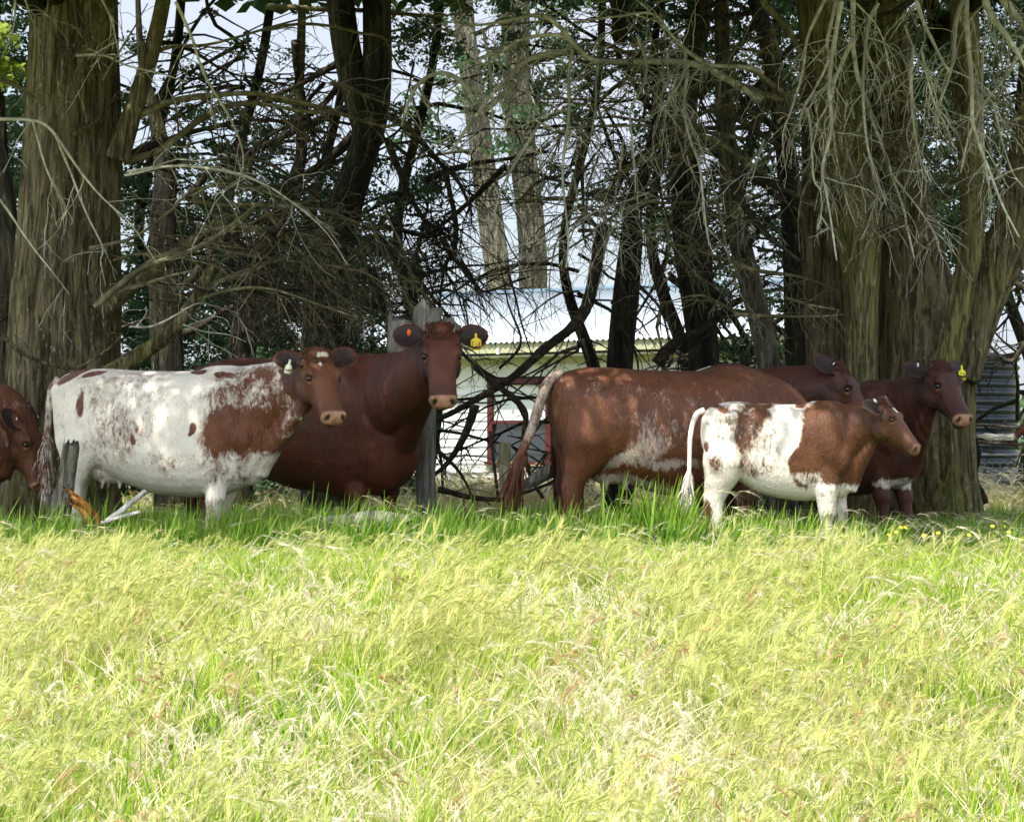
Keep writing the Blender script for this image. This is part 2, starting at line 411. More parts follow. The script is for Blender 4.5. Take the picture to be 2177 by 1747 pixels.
# ------------------------------------------------------------ trees
def fbm(p, o=4):
    s = 0; a = 1
    for i in range(o): s += a * mnoise.noise(p); p = p * 2.03; a *= .5
    return s
def trunk_mesh(mb, pts, seg=44, steps=70, flute=.10, seed=0, lump=.06):
    """pts: list of (Vector, radius).  Fluted, lumpy bark-covered stem."""
    P = smooth_path([p for p, r in pts], steps); rs = np.interp(np.linspace(0, len(pts) - 1, steps), range(len(pts)), [r for p, r in pts])
    rings = []; prev = None
    for i, p in enumerate(P):
        d = (P[min(i + 1, steps - 1)] - P[max(i - 1, 0)]).normalized()
        a = Vector((0, 1, 0)) if prev is None else prev
        u = (a - d * a.dot(d)).normalized(); prev = u; v = d.cross(u)
        ring = []; r = rs[i]
        for k in range(seg):
            t_ = 2 * math.pi * k / seg; cs, sn = math.cos(t_), math.sin(t_)
            q = Vector((cs * 1.6 + seed, sn * 1.6, p.z * .35)); f = mnoise.noise(q) * lump * 2.2
            q2 = Vector((cs * 5 + seed * 2, sn * 5, p.z * .5 + f)); f2 = (abs(mnoise.noise(q2)) - .25) * flute * 1.5
            f3 = mnoise.noise(Vector((cs * 14 + seed, sn * 14, p.z * 1.6))) * flute * .4
            ring.append(p + (u * cs + v * sn) * r * (1 + f + f2 + f3))
        rings.append(ring)
    mb.rings(rings)
NTW = [0]
def wobble(P, amp, seed, fr=1.6):
    out = []; n = len(P)
    for i, p in enumerate(P):
        f = math.sin(math.pi * min(1, i / max(1, n - 1) * 1.3 + .1)) 
        s = p * fr
        out.append(p + Vector((mnoise.noise(s + Vector((seed, 0, 0))), mnoise.noise(s + Vector((0, seed, 7))), mnoise.noise(s + Vector((3, 1, seed))))) * amp)
    return out
def grow(mb, start, d, length, r, droop=.5, curl=.3, steps=7, sides=3, sub=0, rl=rng, subr=.5, sublen=.45):
    p = Vector(start); d = Vector(d).normalized(); pts = [p.copy()]; dirs = [d.copy()]
    tgt = Vector((rl.gauss(0, .3), rl.gauss(0, .3), -1)).normalized()
    for i in range(steps):
        d = (d + Vector((rl.gauss(0, curl), rl.gauss(0, curl), rl.gauss(0, curl))) * .5 + tgt * droop * (1.0 / steps)).normalized()
        p = p + d * (length / steps); pts.append(p.copy()); dirs.append(d.copy())
    N = len(pts); mb.tube(pts, [max(r * (1 - .75 * i / (N - 1)), .0022) for i in range(N)], sides, cap=False); NTW[0] += 1
    for q in range(sub):
        i = rl.randint(1, N - 2); f = 1 - i / N
        sd = Vector((rl.gauss(0, 1), rl.gauss(0, 1), rl.gauss(-.2, .8))).normalized()
        grow(mb, pts[i], (dirs[i] * .8 + sd).normalized(), length * sublen * rl.uniform(.5, 1.2) * (.5 + f * .6), max(r * subr, .0025), droop, curl, max(4, steps - 2), 3, 0, rl)
def branch(parent, pix, Ys, rpx, mat, ntw=8, twl=.5, droop=.7, sub=2, wob=.05, seed=None, taper=.35, sides=8, twr=None, up=0):
    """a limb through photo pixels pix at depths Ys[0]..Ys[1]; rpx = radius in photo pixels; dead twigs along it."""
    rpx *= .86; n = len(pix); Yv = np.linspace(Ys[0], Ys[1], n)
    P = [at(a, b, Yv[i]) for i, (a, b) in enumerate(pix)]
    m = max(12, n * 9); P = smooth_path(P, m); sdv = seed if seed is not None else rng.uniform(0, 90)
    P = wobble(P, wob, sdv); r0 = rpx / ppm(Ys[0])
    mb = MB(); rad = [r0 * (1 - (1 - taper) * i / (m - 1)) * (1 + .16 * mnoise.noise(P[i] * 9) + .12 * mnoise.noise(P[i] * 23)) for i in range(m)]
    mb.tube(P, rad, sides)
    for q in range(ntw):
        i = rng.randint(2, m - 2); d = (P[i + 1] - P[i]).normalized()
        sd = Vector((rng.gauss(0, 1), rng.gauss(0, .8), rng.gauss(up, .7))).normalized()
        grow(mb, P[i], d * .6 + sd, twl * rng.uniform(.5, 1.4), min(rad[i] * .6, twr or .008) * rng.uniform(.6, 1.1), droop, .35, 7, 4, sub)
    return mb.build('branch', mat, parent)
def leaves(mb, c, rad, n, size, rl=nrg, squash=.7):
    """a clump of leaf sprays round c"""
    c = np.array(c); p = rl.normal(0, 1, (n, 3)); p /= np.linalg.norm(p, axis=1)[:, None] + 1e-9
    p = p * (rl.random((n, 1)) ** .45) * rad; p[:, 2] *= squash; p += c
    a = rl.normal(0, 1, (n, 3)); a[:, 2] *= .6; a /= np.linalg.norm(a, axis=1)[:, None]
    b = np.cross(a, rl.normal(0, 1, (n, 3))); b /= np.linalg.norm(b, axis=1)[:, None]
    s = size * rl.uniform(.6, 1.4, (n, 1)); w_ = s * rl.uniform(.25, .45, (n, 1))
    v = np.stack([p - a * s * .5, p + b * w_, p + a * s * .6, p - b * w_], 1).reshape(-1, 3)
    base = len(mb.v); mb.v.extend(map(tuple, v.tolist())); mb.f.extend([(base + 4 * i, base + 4 * i + 1, base + 4 * i + 2, base + 4 * i + 3) for i in range(n)])

def C5(l): return [(.4046 * a, .4046 * b) for a, b in l]
def C6(l): return [(560 + .4046 * a, .4046 * b) for a, b in l]
def C7(l): return [(1060 + .4046 * a, .4046 * b) for a, b in l]
def C8(l): return [(1560 + .4395 * a, .4395 * b) for a, b in l]
def D1(l): return [(200 + .371 * a, 350 + .371 * b) for a, b in l]      # second detail crop
def tpath(rows, Y, leanY=0):
    out = []
    for i, (px, py, rp) in enumerate(rows):
        y = Y + leanY * i; out.append((at(px, py, y), rp / ppm(y)))
    return out

# big left cypress
TL = thing('cypress_tree', (at(135, 1150, 21.6).x, 21.6, GZ), 'massive cypress with a broad olive-brown trunk at the left, bristling with dead branches', 'tree')
mb = MB(); trunk_mesh(mb, tpath([(135, 1230, 165), (132, 1120, 140), (134, 1000, 122), (138, 800, 116), (142, 640, 113), (150, 470, 106), (156, 300, 102), (158, 120, 94), (160, -60, 90), (165, -320, 80), (170, -700, 60), (172, -1100, 20)], 21.6), 64, 110, .09, 3)
mb.build('trunk', M['bark'], TL)
mb = MB(); trunk_mesh(mb, tpath([(250, 340, 26), (285, 230, 20), (322, 110, 17), (350, -20, 15), (370, -200, 10)], 21.2), 20, 40, .08, 5); mb.build('limb', M['bark'], TL)
mb = MB(); trunk_mesh(mb, tpath([(232, 800, 24), (300, 752, 17), (365, 705, 14), (420, 625, 13), (455, 560, 10)], 20.9), 20, 40, .08, 8); mb.build('limb', M['bark'], TL)
mb = MB(); trunk_mesh(mb, tpath([(215, 660, 26), (262, 618, 20), (330, 575, 16), (400, 520, 12), (470, 470, 8)], 21.0), 20, 40, .08, 9); mb.build('limb', M['bark'], TL)
Lb = [
 (C5([(0, 620), (160, 640), (270, 690), (430, 900), (540, 1030), (680, 1180), (820, 1390)]), 20.0, 4.5, 'twig_pale', 4),
 (C5([(270, 690), (330, 830), (400, 980), (540, 1280), (530, 1380), (545, 1500)]), 20.0, 3.6, 'twig_pale', 4),
 (C5([(165, 640), (240, 880), (330, 1100), (335, 1260)]), 20.0, 3.2, 'twig_pale', 3),
 (C5([(0, 1060), (150, 1260), (370, 1540)]), 19.9, 3.4, 'twig_pale', 2),
 (C5([(470, 1310), (700, 1250), (900, 1120), (1050, 1000), (1384, 980)]), 20.6, 5, 'twig_mid', 10),
 (C5([(500, 1620), (700, 1440), (850, 1370), (1000, 1320), (1200, 1200), (1384, 1060)]), 20.6, 8, 'twig_mid', 12),
 (C5([(640, 1520), (800, 1480), (1020, 1420)]), 20.6, 7, 'twig_mid', 6),
 (C5([(0, 400), (120, 470), (230, 580)]), 20.8, 7, 'twig_mid', 4),
 (C5([(340, 440), (350, 280), (480, 200), (620, 30)]), 20.9, 9, 'bark', 8),
 (C5([(650, 860), (850, 780), (1100, 600), (1384, 540), (1700, 600)]), 21.3, 11, 'twig_mid', 16),
 (C5([(660, 640), (850, 540), (1100, 500), (1384, 500), (1700, 570)]), 21.3, 11, 'twig_mid', 16),
 (C5([(410, 280), (560, 290), (700, 360), (1000, 440)]), 20.5, 4, 'twig_pale', 6),
 (C5([(910, 0), (1000, 200), (1070, 380), (1200, 600), (1270, 830), (1250, 1010)]), 20.2, 4.5, 'twig_pale', 5),
 (C5([(670, 900), (900, 870), (1100, 880), (1384, 970), (1700, 1180)]), 20.6, 3.6, 'twig_pale', 8),
 (C5([(540, 440), (700, 170), (780, 20)]), 20.4, 3.2, 'twig_mid', 4),
 (C5([(640, 830), (1000, 690), (1384, 640), (1800, 700)]), 21.4, 9, 'twig_dark', 16),
 (C5([(380, 720), (500, 640), (640, 480)]), 21.0, 7, 'bark', 4),
 (C5([(290, 400), (330, 550), (400, 680)]), 20.6, 3.5, 'twig_mid', 2),
 (C5([(800, 290), (900, 250), (1100, 230), (1384, 150), (1700, 60)]), 21.8, 6, 'twig_mid', 8),
 (C5([(80, 0), (75, 160), (20, 310)]), 20.0, 3, 'twig_pale', 2), (C5([(130, 0), (180, 120)]), 20, 3, 'twig_pale', 2),
 (C5([(540, 0), (600, 120), (650, 330)]), 20.2, 3, 'twig_pale', 3), (C5([(465, 0), (475, 250)]), 20.4, 2.4, 'twig_mid', 2),
 ([(-10, 700), (40, 748), (100, 776), (170, 783), (232, 745), (262, 706)], 20.2, 6.5, 'bark', 4),
 (D1([(210, 940), (330, 930), (480, 860), (600, 800), (700, 810), (840, 850)]), 20.2, 3.2, 'twig_pale', 4),
 (D1([(500, 930), (620, 960), (760, 980), (870, 1030)]), 20.4, 2.6, 'twig_pale', 3),
 (D1([(180, 690), (400, 540), (540, 510), (680, 420), (800, 350), (940, 230)]), 20.8, 8, 'twig_mid', 10),
 (D1([(600, 740), (760, 650), (960, 570), (1170, 510), (1280, 430), (1400, 240)]), 21.0, 9, 'twig_mid', 14),
 (D1([(600, 380), (800, 360), (1000, 380), (1250, 420)]), 20.9, 8, 'twig_mid', 12),
 (D1([(560, 200), (750, 240), (1000, 240), (1300, 250), (1500, 330)]), 21.2, 7, 'twig_mid', 14),
 (D1([(180, 60), (420, 10), (640, 20), (850, 70), (1050, 170), (1300, 360), (1450, 560)]), 20.6, 3.4, 'twig_pale', 8),
 (D1([(560, 190), (700, 120), (900, 130), (1180, 220), (1320, 380)]), 20.7, 3.6, 'twig_mid', 8),
 (D1([(980, 260), (1100, 420), (1220, 530), (1350, 700), (1600, 890)]), 20.5, 4.6, 'twig_mid', 8),
 (D1([(600, 770), (800, 720), (1000, 720), (1250, 790), (1500, 880)]), 20.8, 5, 'twig_mid', 10),
 (D1([(640, 480), (900, 520), (1150, 560), (1400, 590), (1600, 640), (1850, 810)]), 21.0, 4.5, 'twig_mid', 10),
 (D1([(700, 580), (900, 700), (1150, 720), (1350, 710)]), 21.2, 6, 'twig_dark', 10),
]
for pix, Y, r, m_, nt in Lb: branch(TL, pix, (Y, Y + rng.uniform(-.3, .8)), r, M[m_], int(nt * 1.2), .55, .8, 2, .04)
# fan of fine dead twigs sweeping right and down
for k in range(36):
    px = rng.uniform(240, 620); py = rng.uniform(330, 640); n = 4
    ln = rng.uniform(150, 420); a0 = rng.uniform(-35, 10); pts = [(px, py)]
    for i in range(n): a0 += rng.uniform(8, 26); px += ln / n * math.cos(R(a0)); py += ln / n * math.sin(R(a0)); pts.append((px, py))
    branch(TL, pts, (rng.uniform(20.6, 22.5),) * 2, rng.uniform(1.8, 4.5), M[rng.choice(['twig_mid', 'twig_dark', 'twig_dark', 'twig_dark', 'twig_mid'])], 9, .45, .9, 1, .03, sides=5)

# right multi-stemmed cypress
K = 1.0097
TR = thing('cypress_tree', (at(1985, 1150, 22.4).x, 22.4, GZ), 'huge multi-stemmed cypress at the right with pale drooping dead branches', 'tree')
stems = [
 ([(1985, 1230, 150), (1980, 1110, 108), (1978, 1000, 92), (1978, 900, 92), (1975, 800, 98), (1965, 700, 88), (1950, 600, 70), (1935, 480, 56), (1912, 330, 48), (1895, 150, 44), (1880, -60, 42), (1880, -400, 40), (1880, -900, 12)], 22.4, 0),
 ([(1842, 1190, 58), (1836, 1060, 46), (1834, 900, 42), (1834, 780, 41), (1832, 640, 43), (1830, 540, 50), (1815, 420, 56), (1795, 280, 58), (1760, 130, 52), (1735, 0, 50), (1720, -200, 44), (1710, -600, 25)], 22.0, 0),
 ([(1770, 1190, 70), (1764, 1040, 52), (1760, 820, 50), (1752, 640, 46), (1745, 450, 44), (1745, 250, 46), (1740, 50, 46), (1738, -200, 40), (1735, -600, 20)], 22.9, 0),
 ([(1905, 1190, 60), (1903, 1000, 56), (1900, 800, 58), (1898, 600, 58), (1890, 420, 52), (1870, 250, 46), (1850, 60, 46), (1840, -150, 40), (1830, -500, 20)], 23.0, 0),
 ([(2030, 800, 60), (2065, 700, 50), (2100, 600, 46), (2135, 510, 44), (2165, 410, 42), (2190, 250, 40), (2205, 50, 36), (2215, -250, 26)], 22.2, 0),
 ([(1995, 820, 38), (2022, 720, 32), (2045, 620, 28), (2062, 520, 30), (2068, 420, 32), (2060, 250, 34), (2050, 50, 36), (2050, -200, 30), (2055, -500, 12)], 21.75, 0),
 ([(2062, 800, 26), (2090, 720, 22), (2120, 640, 20), (2160, 560, 20), (2210, 480, 20)], 23.0, 0),
]
for i, (rows, Y, l) in enumerate(stems):
    if i: rows = [(a, b, c_ * .87) for a, b, c_ in rows]
    mb = MB(); trunk_mesh(mb, tpath(rows, Y, l), 48 if i == 0 else 34, 90, .10, 11 + i * 3); mb.build('trunk', M['bark_moss' if i in (1, 5) else 'bark'], TR)
Rb = [
 (C8([(445, 0), (360, 180), (330, 350), (270, 540), (240, 640), (245, 760)]), 4, 'p'), (C8([(490, 0), (455, 200), (460, 300), (340, 530), (320, 640)]), 4.5, 'p'),
 (C8([(520, 0), (490, 180), (455, 430), (465, 620), (430, 830), (450, 950), (500, 1250)]), 5.5, 'p'),
 (C8([(570, 0), (575, 200), (600, 380), (650, 520), (665, 600), (740, 800), (820, 1000), (835, 1100), (870, 1255)]), 6, 'p'),
 (C8([(575, 180), (490, 380), (460, 500)]), 5.5, 'p'), (C8([(880, 0), (920, 120), (1000, 300), (1040, 360)]), 5.5, 'p'),
 (C8([(875, 220), (855, 400), (865, 580), (900, 750), (960, 880)]), 4.5, 'p'), (C8([(1110, 0), (1080, 100), (1060, 300), (1000, 500), (990, 540), (1050, 660)]), 5.5, 'p'),
 (C8([(1130, 0), (1135, 300), (1155, 560), (1180, 640), (1230, 800), (1290, 980), (1390, 1160)]), 6, 'p'), (C8([(700, 20), (650, 120), (620, 350), (640, 600), (660, 750), (700, 880), (740, 1000)]), 4.5, 'p'),
 (C8([(780, 10), (730, 40), (670, 80), (640, 200)]), 7, 'm'), (C8([(900, 250), (950, 440), (1000, 560)]), 3.5, 'p'), (C8([(1220, -40), (1240, 50), (1330, 200), (1404, 330)]), 10, 'p'),
 (C8([(1280, -40), (1340, 50), (1404, 140), (1480, 300)]), 11, 'p'), (C8([(1160, 380), (1200, 650), (1220, 800), (1250, 950)]), 4, 'p'), (C8([(335, 520), (365, 560), (380, 850), (420, 930), (415, 1080)]), 3.6, 'p'),
 (C8([(1190, 420), (1260, 520), (1310, 700), (1350, 830), (1400, 900)]), 3.5, 'p'), (C8([(1210, 240), (1200, 500), (1190, 760)]), 3.5, 'p'),
 (C8([(480, 640), (500, 800), (540, 930), (600, 1100)]), 3, 'p'), (C8([(660, 640), (760, 700), (850, 730)]), 2.5, 'm'), (C8([(750, 820), (850, 960), (960, 1130), (990, 1180)]), 2.6, 'p'),
 (C8([(0, 1280), (150, 1320), (330, 1340), (530, 1400)]), 6, 'm'), (C8([(0, 1520), (200, 1530), (400, 1530), (530, 1520)]), 5, 'm'), (C8([(240, 1440), (380, 1475), (520, 1500)]), 4, 'm'),
 (C8([(0, 400), (150, 460), (330, 520)]), 12, 'm'), (C8([(0, 560), (150, 650), (400, 820)]), 10, 'd'), (C8([(0, 310), (100, 350), (300, 510), (420, 600)]), 8, 'm'), (C8([(0, 830), (200, 900), (420, 1010)]), 12, 'd'),
 (C8([(0, 900), (120, 1080), (330, 1270)]), 11, 'd'), (C8([(0, 240), (200, 260), (330, 300)]), 4, 'm'), (C8([(1404, 560), (1300, 620), (1150, 760), (900, 910), (760, 950)]), 5, 'm'),
 (C8([(140, 0), (250, 130), (320, 260), (340, 380)]), 9, 'm'), (C8([(860, 0), (800, 40), (680, 90), (640, 180)]), 8, 'd'), (C8([(900, 520), (1060, 380), (1200, 320)]), 5, 'm'),
 (C8([(1404, 200), (1300, 380), (1180, 560), (1100, 840)]), 5, 'p'), (C8([(590, 20), (700, 150), (760, 350)]), 2.6, 'p'), (C8([(640, 240), (700, 400), (740, 520)]), 2.6, 'p'),
]
mm = {'p': 'twig_pale', 'm': 'twig_mid', 'd': 'twig_dark'}
for pix, r, k in Rb:
    Y = rng.uniform(19.9, 21.2) if k == 'p' else rng.uniform(21.2, 22.2)
    branch(TR, pix, (Y, Y), r * 1.12, M[mm[k]], 12, .42, 1.1, 2, .03, twr=.007)
for k in range(22):       # more hanging dead wood
    px = rng.uniform(1640, 2170); py = rng.uniform(-60, 330); n = 4; ln = rng.uniform(130, 330); a0 = rng.uniform(60, 110); pts = [(px, py)]
    for i in range(n): a0 += rng.uniform(-18, 18); px += ln / n * math.cos(R(a0)); py += ln / n * math.sin(R(a0)); pts.append((px, py))
    branch(TR, pts, (rng.uniform(20.2, 21.8),) * 2, rng.uniform(1.8, 3.6), M[rng.choice(['twig_pale', 'twig_mid', 'twig_mid'])], 12, .4, 1.1, 1, .03, sides=5, twr=.005)
for k in range(26):       # thin arching sticks in front of the trunks, ribs of fine twigs
    px = rng.uniform(1850, 2100); py = rng.uniform(230, 520); s_ = rng.choice((-1, 1)); ln = rng.uniform(60, 160)
    branch(TR, [(px, py), (px + s_ * ln * .5, py - 12), (px + s_ * ln, py + 12)], (21.3, 21.0), 1.6, M['twig_mid'], 6, .3, .7, 1, .02, sides=4)
# middle dark tree, double stem
TM = thing('dark_cypress_tree', (at(730, 1100, 25).x, 25, GZ), 'twin-stemmed tree left of the house, shade painted into its near-black bark', 'tree')
for rows in ([(700, 1130, 60), (690, 950, 52), (685, 760, 50), (700, 600, 46), (728, 460, 40), (760, 360, 34), (780, 290, 30), (764, 220, 30), (742, 130, 29), (727, 30, 28), (722, -80, 28), (718, -400, 20)],
             [(782, 300, 30), (797, 220, 30), (801, 120, 30), (800, 20, 29), (800, -120, 28), (804, -420, 18)]):
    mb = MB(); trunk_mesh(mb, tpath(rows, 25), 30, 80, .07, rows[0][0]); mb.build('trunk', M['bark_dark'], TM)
Mb = [
 (C6([(0, 150), (200, 130), (480, 170), (620, 190), (680, 290), (760, 390), (1080, 520)]), 22.5, 4.5, 'twig_mid', 8), (C6([(1120, 560), (1060, 450), (950, 385), (850, 410), (780, 500), (730, 660)]), 21.5, 8.5, 'twig_pale', 10),
 (C6([(0, 500), (250, 560), (480, 610), (650, 650), (760, 640)]), 22.5, 7.5, 'twig_mid', 14), (C6([(350, 430), (450, 440), (560, 500), (800, 600)]), 23, 6, 'twig_mid', 8),
 (C6([(640, 600), (760, 680), (900, 840), (1020, 960), (1100, 1130)]), 23.4, 10, 'twig_dark', 30), (C6([(650, 730), (720, 900), (760, 1020), (850, 1150), (960, 1220)]), 24, 10, 'twig_dark', 20),
 (C6([(0, 1400), (200, 1330), (350, 1160), (400, 1080)]), 22, 7, 'twig_mid', 10), (C6([(0, 1200), (250, 1250), (400, 1260)]), 22.2, 6, 'twig_mid', 8), (C6([(0, 1090), (200, 1330), (400, 1560), (580, 1700)]), 21.8, 5, 'twig_mid', 8),
 (C6([(840, 940), (1000, 890), (1240, 850), (1500, 800)]), 24, 9, 'twig_dark', 20), (C6([(1280, 870), (1080, 1060), (940, 1180), (800, 1260)]), 24, 8, 'twig_dark', 16), (C6([(970, 900), (1010, 1250), (960, 1400), (920, 1640)]), 24, 7, 'twig_dark', 14),
 (C6([(940, 1250), (1020, 1380), (1100, 1480), (1180, 1530), (1400, 1450)]), 24, 7, 'twig_dark', 12), (C6([(0, 40), (300, 50), (640, 60), (900, 90), (1100, 60)]), 25, 8, 'twig_mid', 8),
 (C6([(480, 700), (350, 830), (150, 960), (-50, 1000)]), 25.5, 14, 'twig_dark', 16), (C6([(480, 560), (250, 640), (0, 760), (-200, 800)]), 25.5, 12, 'twig_dark', 16),
 (C6([(530, 1180), (700, 1200), (850, 1240), (950, 1220)]), 24, 8, 'twig_dark', 14), (C6([(500, 1440), (570, 1440), (640, 1640), (680, 1760)]), 24.5, 14, 'twig_dark', 8), (C6([(560, 1180), (740, 1400), (900, 1560), (1060, 1740)]), 24, 8, 'twig_dark', 14),
 (C6([(180, 220), (185, 360), (200, 460)]), 25, 12, 'twig_dark', 2), (C6([(400, 330), (200, 440), (0, 520)]), 25, 10, 'twig_dark', 12), (C6([(420, 420), (300, 560), (60, 700), (-160, 880)]), 25, 9, 'twig_dark', 14),
 (C6([(200, 480), (260, 700), (300, 860)]), 25, 6, 'twig_dark', 10), (C6([(560, 700), (520, 860), (380, 1060)]), 24.2, 6, 'twig_dark', 8),
]
for pix, Y, r, m_, nt in Mb: branch(TM, pix, (Y, Y + .3), r, M[m_], int(nt * 1.6), .5, .8, 2, .04)
for k in range(60):        # curtain of dead twigs
    px = rng.uniform(470, 960); py = rng.uniform(430, 620); n = 4; ln = rng.uniform(110, 260); a0 = rng.uniform(25, 80); pts = [(px, py)]
    for i in range(n): a0 += rng.uniform(-6, 16); px += ln / n * math.cos(R(a0)); py += ln / n * math.sin(R(a0)); pts.append((px, py))
    branch(TM, pts, (rng.uniform(22, 25.5),) * 2, rng.uniform(1.5, 3.6), M[rng.choice(['twig_dark', 'twig_dark', 'twig_mid'])], 10, .4, .9, 1, .03, sides=4)

# centre: pale trunks beyond the house
for i, (rows, Y, lab) in enumerate([
   ([(1068, 1050, 34), (1062, 640, 27), (1045, 480, 26), (1020, 300, 24), (1000, 160, 24), (985, 20, 22), (975, -200, 18), (970, -500, 8)], 58, 'slim grey-brown trunk rising behind the house roof, left of the pair'),
   ([(1135, 1050, 34), (1134, 620, 30), (1128, 470, 28), (1112, 330, 28), (1098, 170, 30), (1096, 20, 30), (1098, -200, 24), (1100, -500, 8)], 60, 'stouter grey-brown trunk rising behind the house roof, right of the pair')]):
    tr = thing('pine_tree', (at(rows[0][0], 1000, Y).x, Y, .8), lab, 'tree', 'pines behind the house')
    mb = MB(); trunk_mesh(mb, tpath(rows, Y), 26, 60, .06, 40 + i); mb.build('trunk', M['bark_pale'], tr)
    mb = MB()
    for q in range(9):
        py = rng.uniform(-120, 420); s_ = rng.choice((-1, 1)); px = np.interp(py, [r_[1] for r_ in rows][::-1], [r_[0] for r_ in rows][::-1])
        d = Vector((s_, rng.gauss(0, .5), rng.uniform(-.1, .4))); grow(mb, at(px, py, Y), d, rng.uniform(1.5, 3), .05, .1, .3, 7, 5, 3)
    mb.build('branch', M['twig_dark'], tr)
    mb = MB()
    for q in range(46):
        py = rng.uniform(-450, 330); px = np.interp(py, [r_[1] for r_ in rows][::-1], [r_[0] for r_ in rows][::-1]) + rng.gauss(0, 130)
        leaves(mb, at(px, py, Y + rng.uniform(-1.5, 1.5)), rng.uniform(.25, .6), 60, .13)
    mb.build('crown', M['leaf'], tr, smooth=False)

# thinner dark trees in the middle and right middle
def dark_tree(rows, Y, label, mat='bark_dark', extra=(), nleaf=0, box=None, group=None, name='slender_tree', fl=.06, leafm='leaf', twd='twig_dark'):
    tr = thing(name, (at(rows[0][0], 1000, Y).x, Y, GZ), label, 'tree', group)
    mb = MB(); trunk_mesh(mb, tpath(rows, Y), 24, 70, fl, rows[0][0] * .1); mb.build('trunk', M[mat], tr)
    for pix, r, nt in extra: branch(tr, pix, (Y - .3, Y - .3), r, M[twd], nt, .5, .7, 2, .085)
    return tr
T1_ = dark_tree([(1318, 1150, 34), (1316, 900, 30), (1318, 770, 28), (1332, 620, 27), (1342, 520, 24), (1348, 440, 19), (1375, 350, 13), (1400, 230, 10), (1392, 100, 8), (1410, -20, 6), (1420, -200, 4)], 23.6, 'straight dark trunk standing before the right half of the roof', extra=[
   ([(1300, 470), (1270, 560), (1240, 640), (1200, 700), (1150, 752), (1085, 815), (1005, 862), (920, 890)], 18, 6), ([(1010, 862), (985, 935), (955, 985), (925, 1010)], 12, 3),
   ([(1010, 765), (1060, 815), (1108, 870), (1112, 930), (1135, 1010), (1165, 1060)], 10, 4), ([(930, 960), (970, 1010), (1000, 1070)], 6, 5), ([(925, 1045), (980, 1062), (1060, 1058), (1130, 1035), (1200, 1000)], 8, 4),
   ([(1345, 440), (1400, 330), (1430, 200)], 9, 14), ([(1350, 400), (1290, 300), (1250, 180)], 7, 14), ([(1300, 640), (1330, 720), (1420, 830)], 3, 4), ([(1345, 590), (1395, 660), (1420, 740)], 5, 8),
   ([(1060, 780), (1110, 720), (1085, 640), (1060, 540)], 4, 8), ([(940, 700), (990, 760), (1040, 800), (1110, 840)], 5, 8), ([(1080, 560), (1110, 680), (1125, 760)], 3.5, 8)])
T2_ = dark_tree([(1500, 1150, 40), (1500, 900, 34), (1496, 760, 34), (1484, 640, 38), (1470, 520, 42), (1462, 420, 38), (1452, 300, 32), (1462, 180, 26), (1490, 50, 20), (1500, -60, 18), (1505, -250, 12)], 24.5, 'dark leaning trunk at the right end of the house roof', extra=[
   ([(1395, 780), (1425, 740), (1490, 705), (1560, 650), (1640, 600)], 16, 10), ([(1500, 600), (1550, 660), (1600, 760)], 14, 8), ([(1470, 460), (1400, 470), (1300, 430), (1100, 440)], 4, 10),
   ([(1560, 480), (1600, 600), (1650, 700)], 10, 10), ([(1530, 300), (1600, 200), (1700, 60)], 14, 16), ([(1470, 300), (1380, 220), (1300, 100)], 12, 20), ([(1480, 200), (1560, 100), (1640, -20)], 12, 20)])
T3_ = dark_tree([(1665, 1150, 40), (1650, 900, 30), (1632, 760, 26), (1608, 650, 24), (1585, 560, 24), (1565, 470, 24), (1550, 350, 22), (1540, 200, 20), (1535, 0, 16), (1535, -200, 8)], 23.2, 'grey lichen-spotted leaning trunk left of the multi-stemmed cypress', mat='bark_pale', extra=[([(1580, 560), (1640, 480), (1700, 430)], 8, 10)])
T4_ = dark_tree([(1705, 1150, 36), (1700, 900, 30), (1695, 700, 28), (1688, 500, 26), (1668, 300, 22), (1640, 120, 20), (1600, -60, 16), (1650, -300, 12)], 25, 'dark upright trunk partly hidden behind the multi-stemmed cypress', extra=[([(1690, 460), (1600, 380), (1480, 330), (1350, 330)], 9, 22), ([(1680, 300), (1560, 200), (1400, 140), (1250, 130)], 9, 24)])
T5_ = dark_tree([(-40, 1150, 60), (-25, 900, 52), (-15, 700, 46), (0, 520, 40), (-10, 380, 36), (-40, 250, 34), (-60, 0, 30), (-60, -300, 15)], 22.6, 'pale lichened trunk cut off by the left edge beside the broad trunk', mat='bark_pale', extra=[([(60, 560), (40, 640), (0, 700)], 5, 6)])
T6_ = dark_tree([(370, 1150, 40), (365, 900, 36), (352, 700, 34), (345, 500, 30), (350, 370, 24), (330, 250, 14), (300, 120, 8), (290, -100, 4)], 26, 'dark trunk in deep shade just right of the broad left trunk', extra=[([(390, 600), (520, 480), (700, 420)], 12, 22), ([(385, 420), (500, 330), (660, 300)], 10, 22), ([(390, 700), (550, 640), (760, 700)], 10, 24)])
T7_ = dark_tree([(505, 1150, 38), (500, 900, 32), (520, 700, 28), (560, 540, 22), (610, 420, 16), (640, 330, 12), (636, 220, 10), (640, 90, 9), (650, -200, 5)], 27, 'dark trunk half lost in the tangle behind the two left cows', extra=[([(540, 700), (640, 640), (780, 640)], 9, 22), ([(545, 560), (430, 480), (320, 470)], 9, 22), ([(545, 480), (640, 400), (720, 350)], 8, 18)])
T8_ = dark_tree([(2225, 1150, 50), (2222, 900, 46), (2225, 700, 44), (2230, 500, 42), (2230, 200, 40), (2240, -200, 20)], 27, 'dark trunk at the right edge behind the water tank', extra=[([(2200, 640), (2140, 600), (2090, 640)], 8, 10), ([(2190, 700), (2150, 760), (2120, 745), (2090, 700)], 7, 8), ([(2200, 850), (2160, 1000)], 6, 4)])

